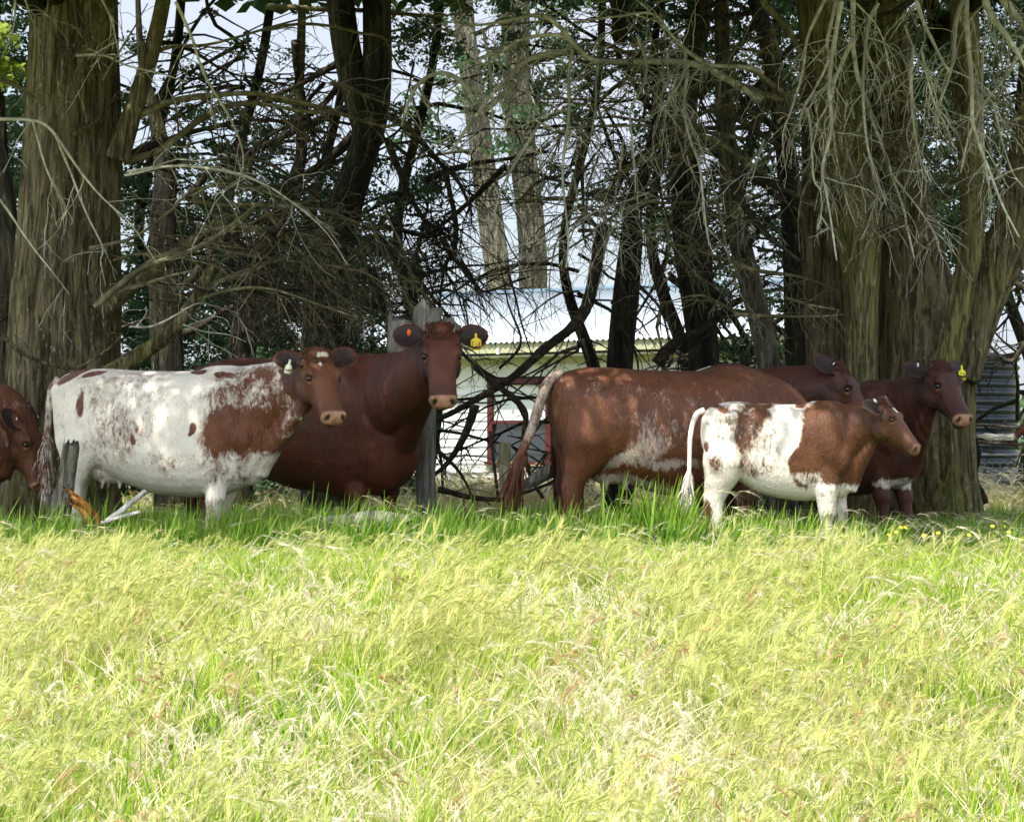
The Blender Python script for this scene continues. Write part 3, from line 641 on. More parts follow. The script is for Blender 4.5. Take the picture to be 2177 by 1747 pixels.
# pale centre limbs (from the right cypress)
Cb = [
 (C7([(1384, 520), (1200, 420), (980, 330), (600, 320), (460, 300), (330, 190), (120, 210), (-40, 310)]), 21.2, 10, 'twig_pale', 22), (C7([(460, 300), (380, 210), (320, 140), (220, 80), (60, 100), (-120, 130), (-250, 110)]), 20.9, 7.5, 'twig_pale', 14),
 (C7([(380, 260), (280, 280), (150, 320), (0, 470), (-120, 620)]), 21.0, 9, 'twig_pale', 10), (C7([(1384, 380), (1300, 350), (1100, 330), (980, 250), (900, 170), (800, 75), (600, 90), (400, 110)]), 21.0, 6, 'twig_pale', 16),
 (C7([(390, 270), (370, 400), (360, 600), (345, 850), (350, 1050), (365, 1250), (355, 1400)]), 20.8, 5, 'twig_pale', 10), (C7([(730, 190), (780, 320), (760, 450), (700, 580), (710, 760), (715, 1000)]), 20.8, 4.2, 'twig_pale', 10),
 (C7([(980, 280), (950, 430), (850, 580)]), 20.8, 4.5, 'twig_pale', 6), (C7([(1000, 370), (980, 600), (1010, 760), (1060, 900), (1085, 1200), (1110, 1320)]), 20.8, 4.4, 'twig_pale', 10),
 (C7([(1100, 760), (900, 880), (600, 1150), (250, 1370), (60, 1440)]), 22.2, 4.5, 'twig_mid', 14), (C7([(1300, 740), (900, 670), (500, 660), (200, 710), (0, 680)]), 21.7, 5, 'twig_mid', 14), (C7([(1200, 1050), (900, 1060), (500, 1050), (200, 1050), (-100, 1110)]), 22.4, 4.5, 'twig_mid', 14),
 (C7([(1384, 1430), (1140, 1340), (900, 1270), (650, 1180), (450, 1130), (200, 1130)]), 21.9, 4.5, 'twig_mid', 14), (C7([(1384, 1660), (1240, 1640), (1050, 1560), (870, 1590)]), 21.8, 5, 'twig_mid', 6), (C7([(1384, 900), (1150, 750), (960, 680), (870, 560)]), 21.8, 9, 'twig_mid', 14),
 (C7([(1384, 720), (1350, 830), (1320, 950)]), 20.8, 3.6, 'twig_pale', 3), (C7([(530, 330), (510, 560), (480, 720)]), 20.9, 3.2, 'twig_pale', 5), (C7([(0, 330), (60, 440), (200, 640), (420, 720)]), 20.9, 3, 'twig_pale', 4),
 (C6([(1384, 350), (1200, 560), (1090, 650), (980, 800)]), 21.2, 9, 'twig_pale', 8), (C6([(1384, 230), (1230, 270), (1110, 320)]), 21, 9, 'twig_pale', 6), (C6([(1180, 300), (1200, 500), (1240, 850)]), 20.9, 4.2, 'twig_pale', 5),
 (C6([(1150, 150), (1200, 300), (1384, 480), (1450, 600)]), 20.9, 3.5, 'twig_pale', 5), (C6([(1450, 640), (1384, 740), (1300, 900), (1240, 1020), (1200, 1200)]), 20.9, 4.6, 'twig_pale', 6), (C7([(1384, 200), (1200, 270), (1050, 340)]), 21.2, 4, 'twig_mid', 8),
 (C7([(1250, -30), (1100, 50), (900, 200), (760, 420)]), 22, 6, 'twig_dark', 18), (C7([(1384, 60), (1000, 100), (700, 60), (420, 120)]), 22.4, 6, 'twig_dark', 22), (C7([(980, 650), (800, 780), (640, 900), (560, 1050)]), 22.6, 12, 'twig_dark', 22),
 (C7([(1384, 620), (1200, 560), (1000, 640), (700, 880), (450, 980)]), 22.3, 5, 'twig_mid', 18), (C7([(900, 180), (750, 260), (560, 280)]), 21.3, 5, 'twig_mid', 10), (C7([(560, 1020), (620, 980), (660, 760), (560, 560)]), 22.8, 8, 'twig_dark', 16),
]
for pix, Y, r, m_, nt in Cb: branch(TR, pix, (Y + .6, Y), r, M[m_], int(nt * 1.5), .5, .9, 2, .03, twr=.007)
for k in range(60):
    px = rng.uniform(1150, 1680); py = rng.uniform(20, 480); n = 4; ln = rng.uniform(120, 300); a0 = rng.uniform(90, 200); pts = [(px, py)]
    for i in range(n): a0 -= rng.uniform(0, 22); px += ln / n * math.cos(R(a0)); py += ln / n * math.sin(R(a0)); pts.append((px, py))
    branch(TR, pts, (rng.uniform(21.2, 23.5),) * 2, rng.uniform(1.5, 3.4), M[rng.choice(['twig_dark', 'twig_mid', 'twig_mid', 'twig_pale'])], 12, .42, .9, 1, .03, sides=4, twr=.006)
# ------------------------------------------------------------ evergreens behind: crowns and tangle
ZN = [  # px0, px1, py0, py1, density of foliage
 (-200, 70, -50, 520, .8), (-200, 40, 520, 800, .8), (255, 700, -50, 230, .34), (300, 700, 230, 360, .42), (255, 520, 360, 560, .7), (520, 800, 360, 560, .75), (255, 800, 560, 800, .95), (800, 930, 330, 620, .6),
 (800, 880, 620, 760, .5), (820, 1000, -50, 130, .5), (820, 1000, 130, 300, .25), (1040, 1110, -50, 420, .3), (1140, 1340, -50, 160, .5), (1150, 1340, 160, 430, .36), (1340, 1720, -50, 260, .74), (1340, 1720, 260, 470, .52),
 (1340, 1500, 470, 560, .35), (1500, 1720, 470, 800, .55), (1400, 1500, 560, 700, .15), (1720, 2030, -50, 900, .9), (2030, 2300, -50, 560, .8), (2130, 2300, 560, 640, .4), (1180, 1320, 430, 520, .12), (-200, 900, 760, 1090, .85), (1530, 2030, 800, 1090, .75)]
def dens(px, py):
    d = 0.0
    for a, b, c, e, v in ZN:
        if a <= px < b and c <= py < e: d = max(d, v)
    return d
BT = [(-60, 29, 'leaf', 'evergreen at the left edge behind the broad trunk'), (330, 31, 'leaf', 'evergreen behind the gap just right of the broad left trunk'), (520, 29.5, 'leaf', 'dense evergreen behind the left cows, thick to the ground'),
      (690, 33, 'leaf', 'evergreen directly behind the shaded twin-stemmed tree'), (880, 31, 'leaf', 'evergreen between the twin-stemmed tree and the slim trunks'), (1230, 34, 'leaf', 'loose evergreen above the middle of the house roof'),
      (1420, 30, 'leaf', 'dark evergreen above the right end of the house roof'), (1610, 29, 'leaf', 'dense dark evergreen left of the multi-stemmed cypress'), (1830, 31, 'leaf', 'dark evergreen filling the gaps behind the right cypress'), (2160, 33, 'leaf', 'evergreen at the right edge above the tank')]
BTO = []
for px, Y, m_, lab in BT:
    x = at(px, 900, Y).x; tr = thing('evergreen_tree', (x, Y, GZ), lab, 'tree', 'evergreens behind the front row')
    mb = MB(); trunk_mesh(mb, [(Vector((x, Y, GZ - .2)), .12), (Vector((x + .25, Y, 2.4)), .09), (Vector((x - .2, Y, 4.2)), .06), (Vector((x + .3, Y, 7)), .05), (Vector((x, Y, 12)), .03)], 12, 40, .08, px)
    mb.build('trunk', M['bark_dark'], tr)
    BTO.append((px, Y, tr, MB(), MB()))
cnt = 0
for q in range(9000):
    px = rng.uniform(-200, 2350); py = rng.uniform(-60, 1080); d = dens(px, py)
    if rng.random() > d * d * 1.05: continue
    if mnoise.noise(Vector((px * .011, py * .011, 4))) < -.28 + (.45 - d) * .6: continue
    b = min(BTO, key=lambda t_: abs(t_[0] - px) + rng.uniform(0, 60)); Y = b[1] + rng.uniform(-1.6, 1.6)
    leaves(b[3], at(px, py, Y), rng.uniform(.12, .32), int(rng.uniform(60, 110)), .050, squash=.55); cnt += 1
for b in BTO:      # crowns above the frame: real tops that shade the ground below
    for q in range(75):
        a = rng.uniform(0, 6.28); r_ = 2.6 * math.sqrt(rng.random()); z = rng.uniform(6.2, 12); f = 1 - (z - 6) / 11
        x = b[2].location.x + r_ * f * math.cos(a); y = b[1] - 1.2 + r_ * f * 1.3 * math.sin(a)
        leaves(b[3], (x, y, max(z, 1.6 + .185 * y)), rng.uniform(.4, .8), 60, .2)
    for q in range(34):      # dead sticks inside
        z = rng.uniform(1.2, 6.5); d = Vector((rng.gauss(0, 1), rng.gauss(0, .8), rng.gauss(.0, .35)))
        grow(b[4], (b[2].location.x, b[1] - .1, z), d, rng.uniform(1.2, 3.0), rng.uniform(.012, .035), .45, .3, 7, 4, 4)
    b[3].build('crown', M['leaf'], b[2], smooth=False); b[4].build('branches', M['twig_dark'], b[2])
print('clumps', cnt, 'leaf faces', sum(len(b[3].f) for b in BTO))
# overhanging crowns of the front row: their shade falls on the herd
def crown(parent, x0, x1, y0, y1, n, mat='leaf', zhi=9.5, size=.12, lobes=5, ctr=None):
    mb = MB(); bm_ = MB(); cx, cy = parent.location.x, parent.location.y
    if ctr: cx, cy = ctr
    for q in range(n):
        x = rng.uniform(x0, x1); y = rng.uniform(y0, y1); zl = 1.6 + .178 * y + .5
        ed = min(1, (y - y0) / 1.6 + .25)
        z = zl + rng.random() ** 1.3 * (zhi - zl) * ed
        leaves(mb, (x, y, z + .35), rng.uniform(.35, .7), 88, size)
        if q % 9 == 0:
            s = Vector((cx, cy, min(z, zl + 1.5 + rng.random()))); e = Vector((x, y, z + .3)); m1 = (s + e) / 2 + Vector((0, 0, .5))
            P = smooth_path([s, m1, e], 10); bm_.tube(P, [.07 - .0055 * i for i in range(10)], 6)
    mb.build('crown', M[mat], parent, smooth=False); bm_.build('bough', M['bark_dark'], parent)
crown(TL, -7.5, -1.6, 15.8, 21.5, 480); crown(TM, -2.6, 0.8, 16.3, 25, 420, ctr=(-1.6, 25)); crown(T1_, -.2, 2.4, 16.6, 24, 300); crown(TR, 1.4, 7.2, 15.9, 22.5, 440)
crown(T2_, .6, 2.8, 22, 26, 60); crown(T6_, -4.2, -1.2, 22, 27, 80)
# yellow-green bush at the left edge, distant shrubs at the right
bush = thing('bush', (at(5, 950, 24).x, 24, GZ), 'bright yellow-green foliage glimpsed at the top left edge', 'bush')
mb = MB()
for q in range(18): leaves(mb, at(rng.uniform(-60, 26), rng.uniform(55, 175), 24 + rng.uniform(-.4, .4)), .16, 34, .07)
mb.build('crown', M['leaf_yel'], bush, smooth=False)
mb = MB(); mb.tube(smooth_path([Vector((bush.location.x, 24, GZ)), at(10, 400, 24), at(-10, 100, 24)], 14), .04, 6); mb.build('trunk', M['bark_dark'], bush)
for i, (px, Y, h_, lab) in enumerate([(2178, 52, 1.5, 'low pale shrub on the skyline right of the tank'), (2230, 60, 2.2, 'distant rounded shrub at the right edge'), (1545, 56, 2.0, 'distant shrub beyond the right end of the house'), (885, 58, 2.3, 'distant shrub left of the house behind the post')]):
    p = at(px, 1000, Y); s_ = thing('shrub', (p.x, Y, .84), lab, 'shrub', 'distant shrubs'); mb = MB()
    for q in range(30): leaves(mb, (p.x + rng.gauss(0, .7), Y + rng.gauss(0, .7), .84 + rng.random() * h_), .4, 60, .12)
    mb.build('crown', M['leaf_far'], s_, smooth=False); mb = MB()
    for q in range(5): grow(mb, (p.x, Y, .8), (rng.gauss(0, .5), rng.gauss(0, .5), 1), h_, .04, 0, .2, 6, 4, 3)
    mb.build('branches', M['twig_mid'], s_)

# ------------------------------------------------------------ old post, stumps, sticks, logs
def rough_log(P, rad, seed, seg=20, jag=.0, steps=26, oval=1.0):
    mb = MB(); P = smooth_path(P, steps); prev = None; rings = []
    rs = np.interp(np.linspace(0, 1, steps), np.linspace(0, 1, len(rad)), rad)
    for i, p in enumerate(P):
        d = (P[min(i + 1, steps - 1)] - P[max(i - 1, 0)]).normalized(); a = Vector((0, 1, 0)) if prev is None else prev
        if abs(d.y) > .9 and prev is None: a = Vector((1, 0, 0))
        u = (a - d * a.dot(d)).normalized(); prev = u; v = d.cross(u); ring = []
        for k in range(seg):
            t_ = 2 * math.pi * k / seg; cs, sn = math.cos(t_), math.sin(t_)
            f = 1 + .22 * mnoise.noise(Vector((cs * 1.5 + seed, sn * 1.5, i * .12))) + .14 * mnoise.noise(Vector((cs * 6 + seed, sn * 6, i * .1)))
            q = p + (u * cs * oval + v * sn) * rs[i] * f
            if i >= steps - 3: q += d * jag * max(0, mnoise.noise(Vector((cs * 3.5, sn * 3.5, seed)))) * (i - steps + 4)
            ring.append(q)
        rings.append(ring)
    mb.rings(rings); return mb
Y = 20.7; b0 = at(905, 1180, Y)
mbp = thing('old_post', (b0.x, Y, ground_z(b0.x, Y)), 'split weathered strainer post behind the cow that faces the camera', 'post')
rough_log([Vector((b0.x + .02, Y, ground_z(b0.x, Y) - .1)), at(905, 950, Y), at(906, 760, Y), at(908, 662, Y)], [.09, .075, .085, .11, .11], 3.1, 26, .07, 40).build('shaft', M['oldwood'], mbp)
rough_log([at(862, 800, Y), at(850, 740, Y), at(852, 684, Y)], [.05, .115, .10], 5.7, 20, .05).build('split_side', M['oldwood'], mbp)
rough_log([at(940, 800, Y), at(952, 740, Y), at(956, 690, Y)], [.05, .10, .09], 8.2, 20, .05).build('split_side', M['oldwood'], mbp)
rough_log([at(915, 700, Y - .1), at(925, 670, Y - .08), at(935, 662, Y - .05)], [.06, .06, .03], 9.9, 16, .03).build('knot', M['oldwood'], mbp)
def lone(name, mb, mat, base, label, cat): return tag(top(mb.build(name, mat), base), label, cat)
Y = 18.3
lone('snag', rough_log([at(112, 1185, Y), at(128, 1080, Y), at(142, 1010, Y), at(152, 948, Y)], [.085, .075, .06, .055], 2.2, 18, .05), M['bark_pale'], at(112, 1185, Y), 'grey lichened dead snag leaning against the white cow\'s hind leg', 'snag')
st_ = thing('stump', at(215, 1140, 18.1), 'broken orange rotten stump curling up out of the grass', 'stump')
for q in range(9):      # torn shards, each its own length and twist
    o_ = rng.uniform(-12, 14); l_ = rng.uniform(.55, 1.0) if q else 1.0; r_ = rng.uniform(.018, .034); zz = 18.1 + rng.uniform(-.05, .05)
    P_ = [(208 + o_, 1150), (200 + o_ * .9, 1108), (176 + o_ * .7, 1066 + o_ * .4), (140 + o_ * .4, 1040 + o_ * .5)]
    e_ = [at(a + (212 + o_ - a) * (1 - l_) * .9, b + (1145 - b) * (1 - l_) * .9, zz) for a, b in P_]
    rough_log(e_, [r_ * .9, r_ * .9, r_ * .8, r_ * .3], q * 2.3, 9, .05, 22, .6).build('shard', M['rotwood'], st_)
lone('stick', rough_log([at(225, 1110, 18.0), at(268, 1078, 18.0), at(308, 1044, 18.0)], [.020, .019, .017], 7.3, 10, .02), M['palewood'], at(225, 1110, 18.0), 'bleached stick poking up beside the orange stump', 'stick')
lone('stick', rough_log([at(215, 1112, 17.9), at(260, 1098, 17.9), at(298, 1088, 17.9)], [.014, .014, .012], 6.1, 10, .01), M['palewood'], at(215, 1112, 17.9), 'shorter bleached stick lying almost flat by the orange stump', 'stick')
lone('log', rough_log([at(600, 1135, 18.2), at(680, 1118, 18.15), at(780, 1104, 18.1), at(862, 1108, 18.1)], [.04, .055, .06, .045], 1.9, 18, .05), M['oldwood'], at(585, 1108, 18.2), 'long pale fallen log half buried in grass below the dark red cow', 'log')
lone('fallen_branch', rough_log([at(1215, 985, 20.4), at(1170, 1000, 20.4), at(1120, 1028, 20.4), at(1085, 1040, 20.4)], [.055, .06, .04, .015], 8.8, 14, .05), M['oldwood'], at(1215, 985, 20.4), 'furry grey broken branch under the red roan cow\'s tail', 'branch')
lone('fallen_branch', rough_log([at(2052, 890, 23.2), at(2078, 960, 23.2), at(2070, 1010, 23.2), at(2075, 1068, 23.2)], [.03, .035, .04, .03], 5.8, 12, .0), M['bark_dark'], at(2075, 1068, 23.2), 'dark bent branch hanging down in front of the tank netting', 'branch')
lone('fallen_branch', rough_log([at(2048, 960, 23.1), at(2060, 1005, 23.1), at(2085, 1045, 23.1), at(2096, 1070, 23.1)], [.02, .03, .035, .03], 4.8, 12, .0), M['bark_dark'], at(2096, 1070, 23.1), 'short dark branch leaning on the foot of the right cypress', 'branch')
q = at(1415, 1420, 12.3); gz = ground_z(q.x, 12.3)
lone('wood_chunk', rough_log([q, at(1440, 1430, 12.25), at(1462, 1440, 12.2), at(1480, 1460, 12.15)], [.026, .036, .034, .014], 3.3, 12, .02), M['oldwood'], q, 'grey chunk of dead wood lying in the sunlit grass', 'wood')
# leaf litter mound of dark scrub behind the trunks at the right
# ------------------------------------------------------------ grass
def grass_mat(name, lo, hi, tip, tr=.35, dry=(.55, .48, .24)):
    t = NT(name, .55, .25)
    geo = t.n('NewGeometry'); info = t.n('ObjectInfo')
    h = t.attr('h'); ti = t.attr('tint')
    big = t.n('TexNoise'); big.inputs['Scale'].default_value = .55; big.inputs['Detail'].default_value = 4; t.link(geo.outputs['Position'], big.inputs['Vector'])
    c = t.mix(ti, lo, hi)
    c = t.mix(t.rng(h, .45, 1.0, 0, .75), c, tip)
    c = t.mix(t.rng(big.outputs[0], .46, .64, 0, .6), c, t.mix(ti, dry, hi))
    c = t.mix(t.rng(info.outputs['Random'], 0, 1, 0, .35), c, tuple(x * .55 for x in lo))
    t.col(c); t.translucent(tr); return t.m
M['g_green'] = grass_mat('green_blades', (.10, .26, .010), (.30, .48, .018), (.50, .60, .06), dry=(.50, .52, .12))
M['g_barley'] = grass_mat('barley_grass_heads', (.20, .38, .018), (.56, .54, .12), (.74, .70, .28), .4, dry=(.70, .64, .32))
M['g_straw'] = grass_mat('dry_straw', (.62, .52, .24), (.84, .76, .48), (.9, .86, .66), .35, (.66, .58, .34))
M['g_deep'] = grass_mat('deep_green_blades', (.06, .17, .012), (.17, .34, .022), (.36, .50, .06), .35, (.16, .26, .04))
M['g_red'] = grass_mat('reddish_seed_heads', (.45, .30, .12), (.62, .36, .18), (.70, .50, .26), .4)
gl = random.Random(21)
def blade(mb, x, y, h_, w_, lean, az, tint, segs=4, curl=1.0):
    ca, sa = math.cos(az), math.sin(az); wa = gl.uniform(0, 6.28); wx, wy = math.cos(wa), math.sin(wa); rows = []
    for i in range(segs + 1):
        t_ = i / segs; o = lean * (t_ ** (1.6 * curl)); z = h_ * (t_ - .25 * lean / max(h_, .01) * t_ * t_ * .5)
        ww = w_ * (1 - t_ ** 2.2) * .5 + .0006
        rows.append([Vector((x + ca * o - wx * ww, y + sa * o - wy * ww, z)), Vector((x + ca * o + wx * ww, y + sa * o + wy * ww, z))])
    n = len(rows); vs = [p for r in rows for p in r]; fs = [(2 * i, 2 * i + 1, 2 * i + 3, 2 * i + 2) for i in range(n - 1)]
    mb.add(vs, fs, h=[i // 2 / segs for i in range(2 * n)], tint=tint)
    return (rows[-1][0] + rows[-1][1]) / 2, Vector((ca * lean * 1.4, sa * lean * 1.4, h_ * .5 - lean * .8)).normalized()
def head(mb, p, d, ln, tint, awn=16, droop=.5, w_=.0038):
    """bristly seed head: a bending spike with long awns"""
    p = p.copy(); d = d.copy(); n = 7
    for i in range(n):
        d = (d + Vector((0, 0, -droop / n * 1.6))).normalized(); q = p + d * ln / n
        s = d.cross(Vector((gl.gauss(0, 1), gl.gauss(0, 1), gl.gauss(0, 1)))).normalized() * w_ * (1 - .4 * i / n)
        mb.add([p - s, p + s, q + s * .9, q - s * .9], [(0, 1, 2, 3)], h=.8, tint=tint)
        for k in range(awn // n + 1):
            a = (d * 1.1 + Vector((gl.gauss(0, .22), gl.gauss(0, .22), gl.gauss(0, .22)))).normalized(); L_ = ln * gl.uniform(.6, 1.1); e = a.cross(Vector((gl.random(), gl.random(), gl.random()))).normalized() * .0014
            mb.add([p - e, p + e, p + a * L_], [(0, 1, 2)], h=1.0, tint=tint)
        p = q
clumps = bpy.data.collections.new('grass_clumps'); CL = []
def clump(name, mat, fn, nvar):
    for v in range(nvar):
        mb = MB(); fn(mb); o = bpy.data.objects.new('%s_%s' % (name, chr(97 + v)), None) if False else None
        me = bpy.data.meshes.new(name); me.from_pydata([tuple(p) for p in mb.v], [], mb.f)
        for k, a in mb.at.items(): t_ = me.attributes.new(k, 'FLOAT', 'POINT'); t_.data.foreach_set('value', np.array(a, dtype=np.float32))
        me.materials.append(mat); ob = bpy.data.objects.new('grass_part_%02d' % len(CL), me); clumps.objects.link(ob); CL.append(name)
def f_green(mb, n=22, hh=(.12, .30), ww=(.005, .010), R_=.10):
    for i in range(n):
        a = gl.uniform(0, 6.28); r_ = R_ * math.sqrt(gl.random()); h_ = gl.uniform(*hh)
        blade(mb, r_ * math.cos(a), r_ * math.sin(a), h_, gl.uniform(*ww), gl.uniform(.02, .5) * h_, gl.gauss(.2, 1.3), gl.random())
def f_barley(mb, n=7, hh=(.17, .34)):
    for i in range(n):
        a = gl.uniform(0, 6.28); r_ = .11 * math.sqrt(gl.random()); h_ = gl.uniform(*hh)
        p, d = blade(mb, r_ * math.cos(a), r_ * math.sin(a), h_, .0036, gl.uniform(.05, .6) * h_, gl.gauss(.1, .8), gl.random(), 5)
        head(mb, p, d, gl.uniform(.055, .085), gl.random(), 18, gl.uniform(.0, 1.2))
    f_green(mb, 12, (.12, .28), (.004, .009))
def f_straw(mb, n=12):
    for i in range(n):
        a = gl.uniform(0, 6.28); r_ = .12 * math.sqrt(gl.random()); h_ = gl.uniform(.10, .30); ln = gl.uniform(.3, 1.4)
        p, d = blade(mb, r_ * math.cos(a), r_ * math.sin(a), h_, gl.uniform(.003, .006), ln * h_, gl.gauss(.3, 1.5), gl.random(), 5)
        if gl.random() < .35: head(mb, p, d, gl.uniform(.05, .08), gl.random(), 16, gl.uniform(.3, 1.2))
def f_deep(mb): f_green(mb, 24, (.22, .46), (.008, .016), .11)
def f_red(mb):
    for i in range(6):
        a = gl.uniform(0, 6.28); r_ = .12 * math.sqrt(gl.random()); h_ = gl.uniform(.14, .26)
        p, d = blade(mb, r_ * math.cos(a), r_ * math.sin(a), h_, .003, gl.uniform(.1, .35) * h_, gl.uniform(0, 6.28), gl.random(), 4)
        head(mb, p, d, gl.uniform(.04, .07), gl.random(), 16, .2)
def f_long(mb):      # a few long arching stems with thin ears
    for i in range(3):
        h_ = gl.uniform(.30, .44)
        p, d = blade(mb, gl.gauss(0, .05), gl.gauss(0, .05), h_, .0035, gl.uniform(.4, .9) * h_, gl.choice((0, 0, 3.1)) + gl.gauss(0, .6), gl.random(), 7)
        head(mb, p, d, gl.uniform(.09, .13), gl.random(), 10, .5, .0035)
clump('green', M['g_green'], f_green, 5); clump('barley', M['g_barley'], f_barley, 6); clump('straw', M['g_straw'], f_straw, 5); clump('deep', M['g_deep'], f_deep, 4); clump('red', M['g_red'], f_red, 2); clump('long', M['g_straw'], f_long, 2)
IDX = {}
for i, n_ in enumerate(CL): IDX.setdefault(n_, []).append(i)
def scatter(name, pts, label):
    """pts: (x, y, kind, scale)"""
    me = bpy.data.meshes.new(name); me.from_pydata([(x, y, ground_z(x, y) - .005) for x, y, k, s in pts], [], [])
    ai = me.attributes.new('idx', 'INT', 'POINT'); ai.data.foreach_set('value', [gl.choice(IDX[k]) for x, y, k, s in pts])
    ar = me.attributes.new('rot', 'FLOAT_VECTOR', 'POINT'); ar.data.foreach_set('vector', np.array([(gl.gauss(0, .08), gl.gauss(.06, .08), gl.gauss(0, .4) if k != 'green' else gl.uniform(0, 6.28)) for x, y, k, s in pts], dtype=np.float32).ravel())
    as_ = me.attributes.new('scl', 'FLOAT', 'POINT'); as_.data.foreach_set('value', [s for x, y, k, s in pts])
    o = bpy.data.objects.new(name, me); COL.objects.link(o)
    ng = bpy.data.node_groups.new(name, 'GeometryNodeTree'); ng.interface.new_socket('Geometry', in_out='INPUT', socket_type='NodeSocketGeometry'); ng.interface.new_socket('Geometry', in_out='OUTPUT', socket_type='NodeSocketGeometry')
    N = ng.nodes.new; gi = N('NodeGroupInput'); go = N('NodeGroupOutput'); ip = N('GeometryNodeInstanceOnPoints'); ci = N('GeometryNodeCollectionInfo')
    ci.inputs['Collection'].default_value = clumps; ci.inputs['Separate Children'].default_value = True; ci.inputs['Reset Children'].default_value = True
    def na(nm, ty): a = N('GeometryNodeInputNamedAttribute'); a.data_type = ty; a.inputs[0].default_value = nm; return [s for s in a.outputs if s.enabled and s.name == 'Attribute'][0]
    l = ng.links.new; l(gi.outputs[0], ip.inputs['Points']); l(ci.outputs[0], ip.inputs['Instance']); ip.inputs['Pick Instance'].default_value = True
    l(na('idx', 'INT'), ip.inputs['Instance Index']); l(na('scl', 'FLOAT'), ip.inputs['Scale'])
    er = N('FunctionNodeEulerToRotation'); l(na('rot', 'FLOAT_VECTOR'), er.inputs[0]); l(er.outputs[0], ip.inputs['Rotation']); l(ip.outputs[0], go.inputs[0])
    md = o.modifiers.new('scatter', 'NODES'); md.node_group = ng
    return tag(o, label, 'grass', kind='stuff')
pts = []
def half(y): return y * 1088 / F * 1.22 + .35
y = 6.5
while y < 19.6:
    dy = .10; dn = 105 if y < 17 else 120
    nrow = int(2 * half(y) * dy * dn)
    for q in range(nrow):
        x = gl.uniform(-half(y), half(y)); yy = y + gl.uniform(0, dy)
        n_ = mnoise.noise(Vector((x * .55, yy * .4, 1))); n2_ = mnoise.noise(Vector((x * 1.6, yy * 1.1, 5))); far = min(max((yy - 10) / 7.5, 0), 1)
        pg = .30 + .42 * far + .45 * n_; ps = .40 * (1 - far) ** .8 + .08 - .6 * n2_; u = gl.random()
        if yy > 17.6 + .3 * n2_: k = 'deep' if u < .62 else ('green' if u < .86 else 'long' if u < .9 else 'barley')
        elif u < max(.05, ps): k = 'straw'
        elif u < max(.05, ps) + max(.08, pg): k = 'green'
        elif u > .982: k = 'long'
        elif u > .935 and far < .75: k = 'red'
        else: k = 'barley'
        s = gl.uniform(.85, 1.45) * (1 + .15 * n_)
        if yy < 10: s *= .8
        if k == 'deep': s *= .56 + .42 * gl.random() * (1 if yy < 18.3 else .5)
        if yy > 14.6 and k != 'deep': s = min(s, 1.12) * (1 - .38 * min(1, (yy - 14.6) / 2))
        if k == 'deep': s *= .80 if x > .1 else .90
        if yy > 18.5: s *= .8
        if x > 2.4 and yy > 17: s *= .72
        pts.append((x, yy, k, s))
    y += dy
# shaded and further ground
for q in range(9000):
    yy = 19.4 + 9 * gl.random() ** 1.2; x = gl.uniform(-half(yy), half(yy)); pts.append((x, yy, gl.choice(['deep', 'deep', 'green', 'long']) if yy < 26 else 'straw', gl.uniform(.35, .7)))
for q in range(7000):
    yy = 27 + 20 * gl.random(); x = gl.uniform(-half(yy) * .6, half(yy)); pts.append((x, yy, gl.choice(['straw', 'straw', 'red', 'long', 'straw', 'green']), gl.uniform(.8, 1.5)))
for q in range(5000):
    yy = 46 + 40 * gl.random(); x = gl.uniform(-half(yy), half(yy)); pts.append((x, yy, gl.choice(['straw', 'green', 'barley']), gl.uniform(.9, 1.6)))
# tall tufts at the edge of the shade
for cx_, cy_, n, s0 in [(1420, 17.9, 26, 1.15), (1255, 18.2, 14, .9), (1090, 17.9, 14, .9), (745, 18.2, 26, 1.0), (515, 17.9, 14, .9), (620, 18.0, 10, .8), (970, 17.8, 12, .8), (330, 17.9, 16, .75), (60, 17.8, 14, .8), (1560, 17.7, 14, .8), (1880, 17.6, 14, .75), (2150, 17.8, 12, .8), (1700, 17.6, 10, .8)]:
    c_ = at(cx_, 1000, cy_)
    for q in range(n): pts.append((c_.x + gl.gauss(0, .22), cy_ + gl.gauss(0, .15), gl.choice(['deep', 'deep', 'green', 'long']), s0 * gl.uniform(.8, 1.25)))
scatter('grass', pts, 'long sunlit yellow-green barley grass of the paddock, greener in the shade')
print('grass clumps', len(pts))
# tiny yellow flowers
t = NT('yellow_petals', .5, .3); t.col((.85, .72, .02)); M['petal'] = t.m
mb = MB()
for k in range(7):
    a = 2 * math.pi * k / 7; d = Vector((math.cos(a), math.sin(a), .25)); e = Vector((-math.sin(a), math.cos(a), 0)) * .006
    mb.add([Vector((0, 0, 0)), d * .010 + e, d * .015, d * .009 - e], [(0, 1, 2, 3)])
fl = mb.build('petals', M['petal'], None); me_p = fl.data; bpy.data.objects.remove(fl)
mb = MB(); mb.tube([Vector((0, 0, -.26)), Vector((.01, 0, -.12)), Vector((0, 0, -.002))], .0016, 4); fl = mb.build('stem', M['g_green'], None); me_s = fl.data; bpy.data.objects.remove(fl)
FP = [(1905, 1168, 17.6), (1915, 1176, 17.5), (1925, 1170, 17.5), (1995, 1186, 17.3), (2110, 1188, 17.2), (2135, 1182, 17.3), (2060, 1215, 16.8), (2145, 1235, 16.6), (1890, 1205, 17), (1965, 1230, 16.6), (1578, 1536, 10.9), (1440, 1735, 8.9)]
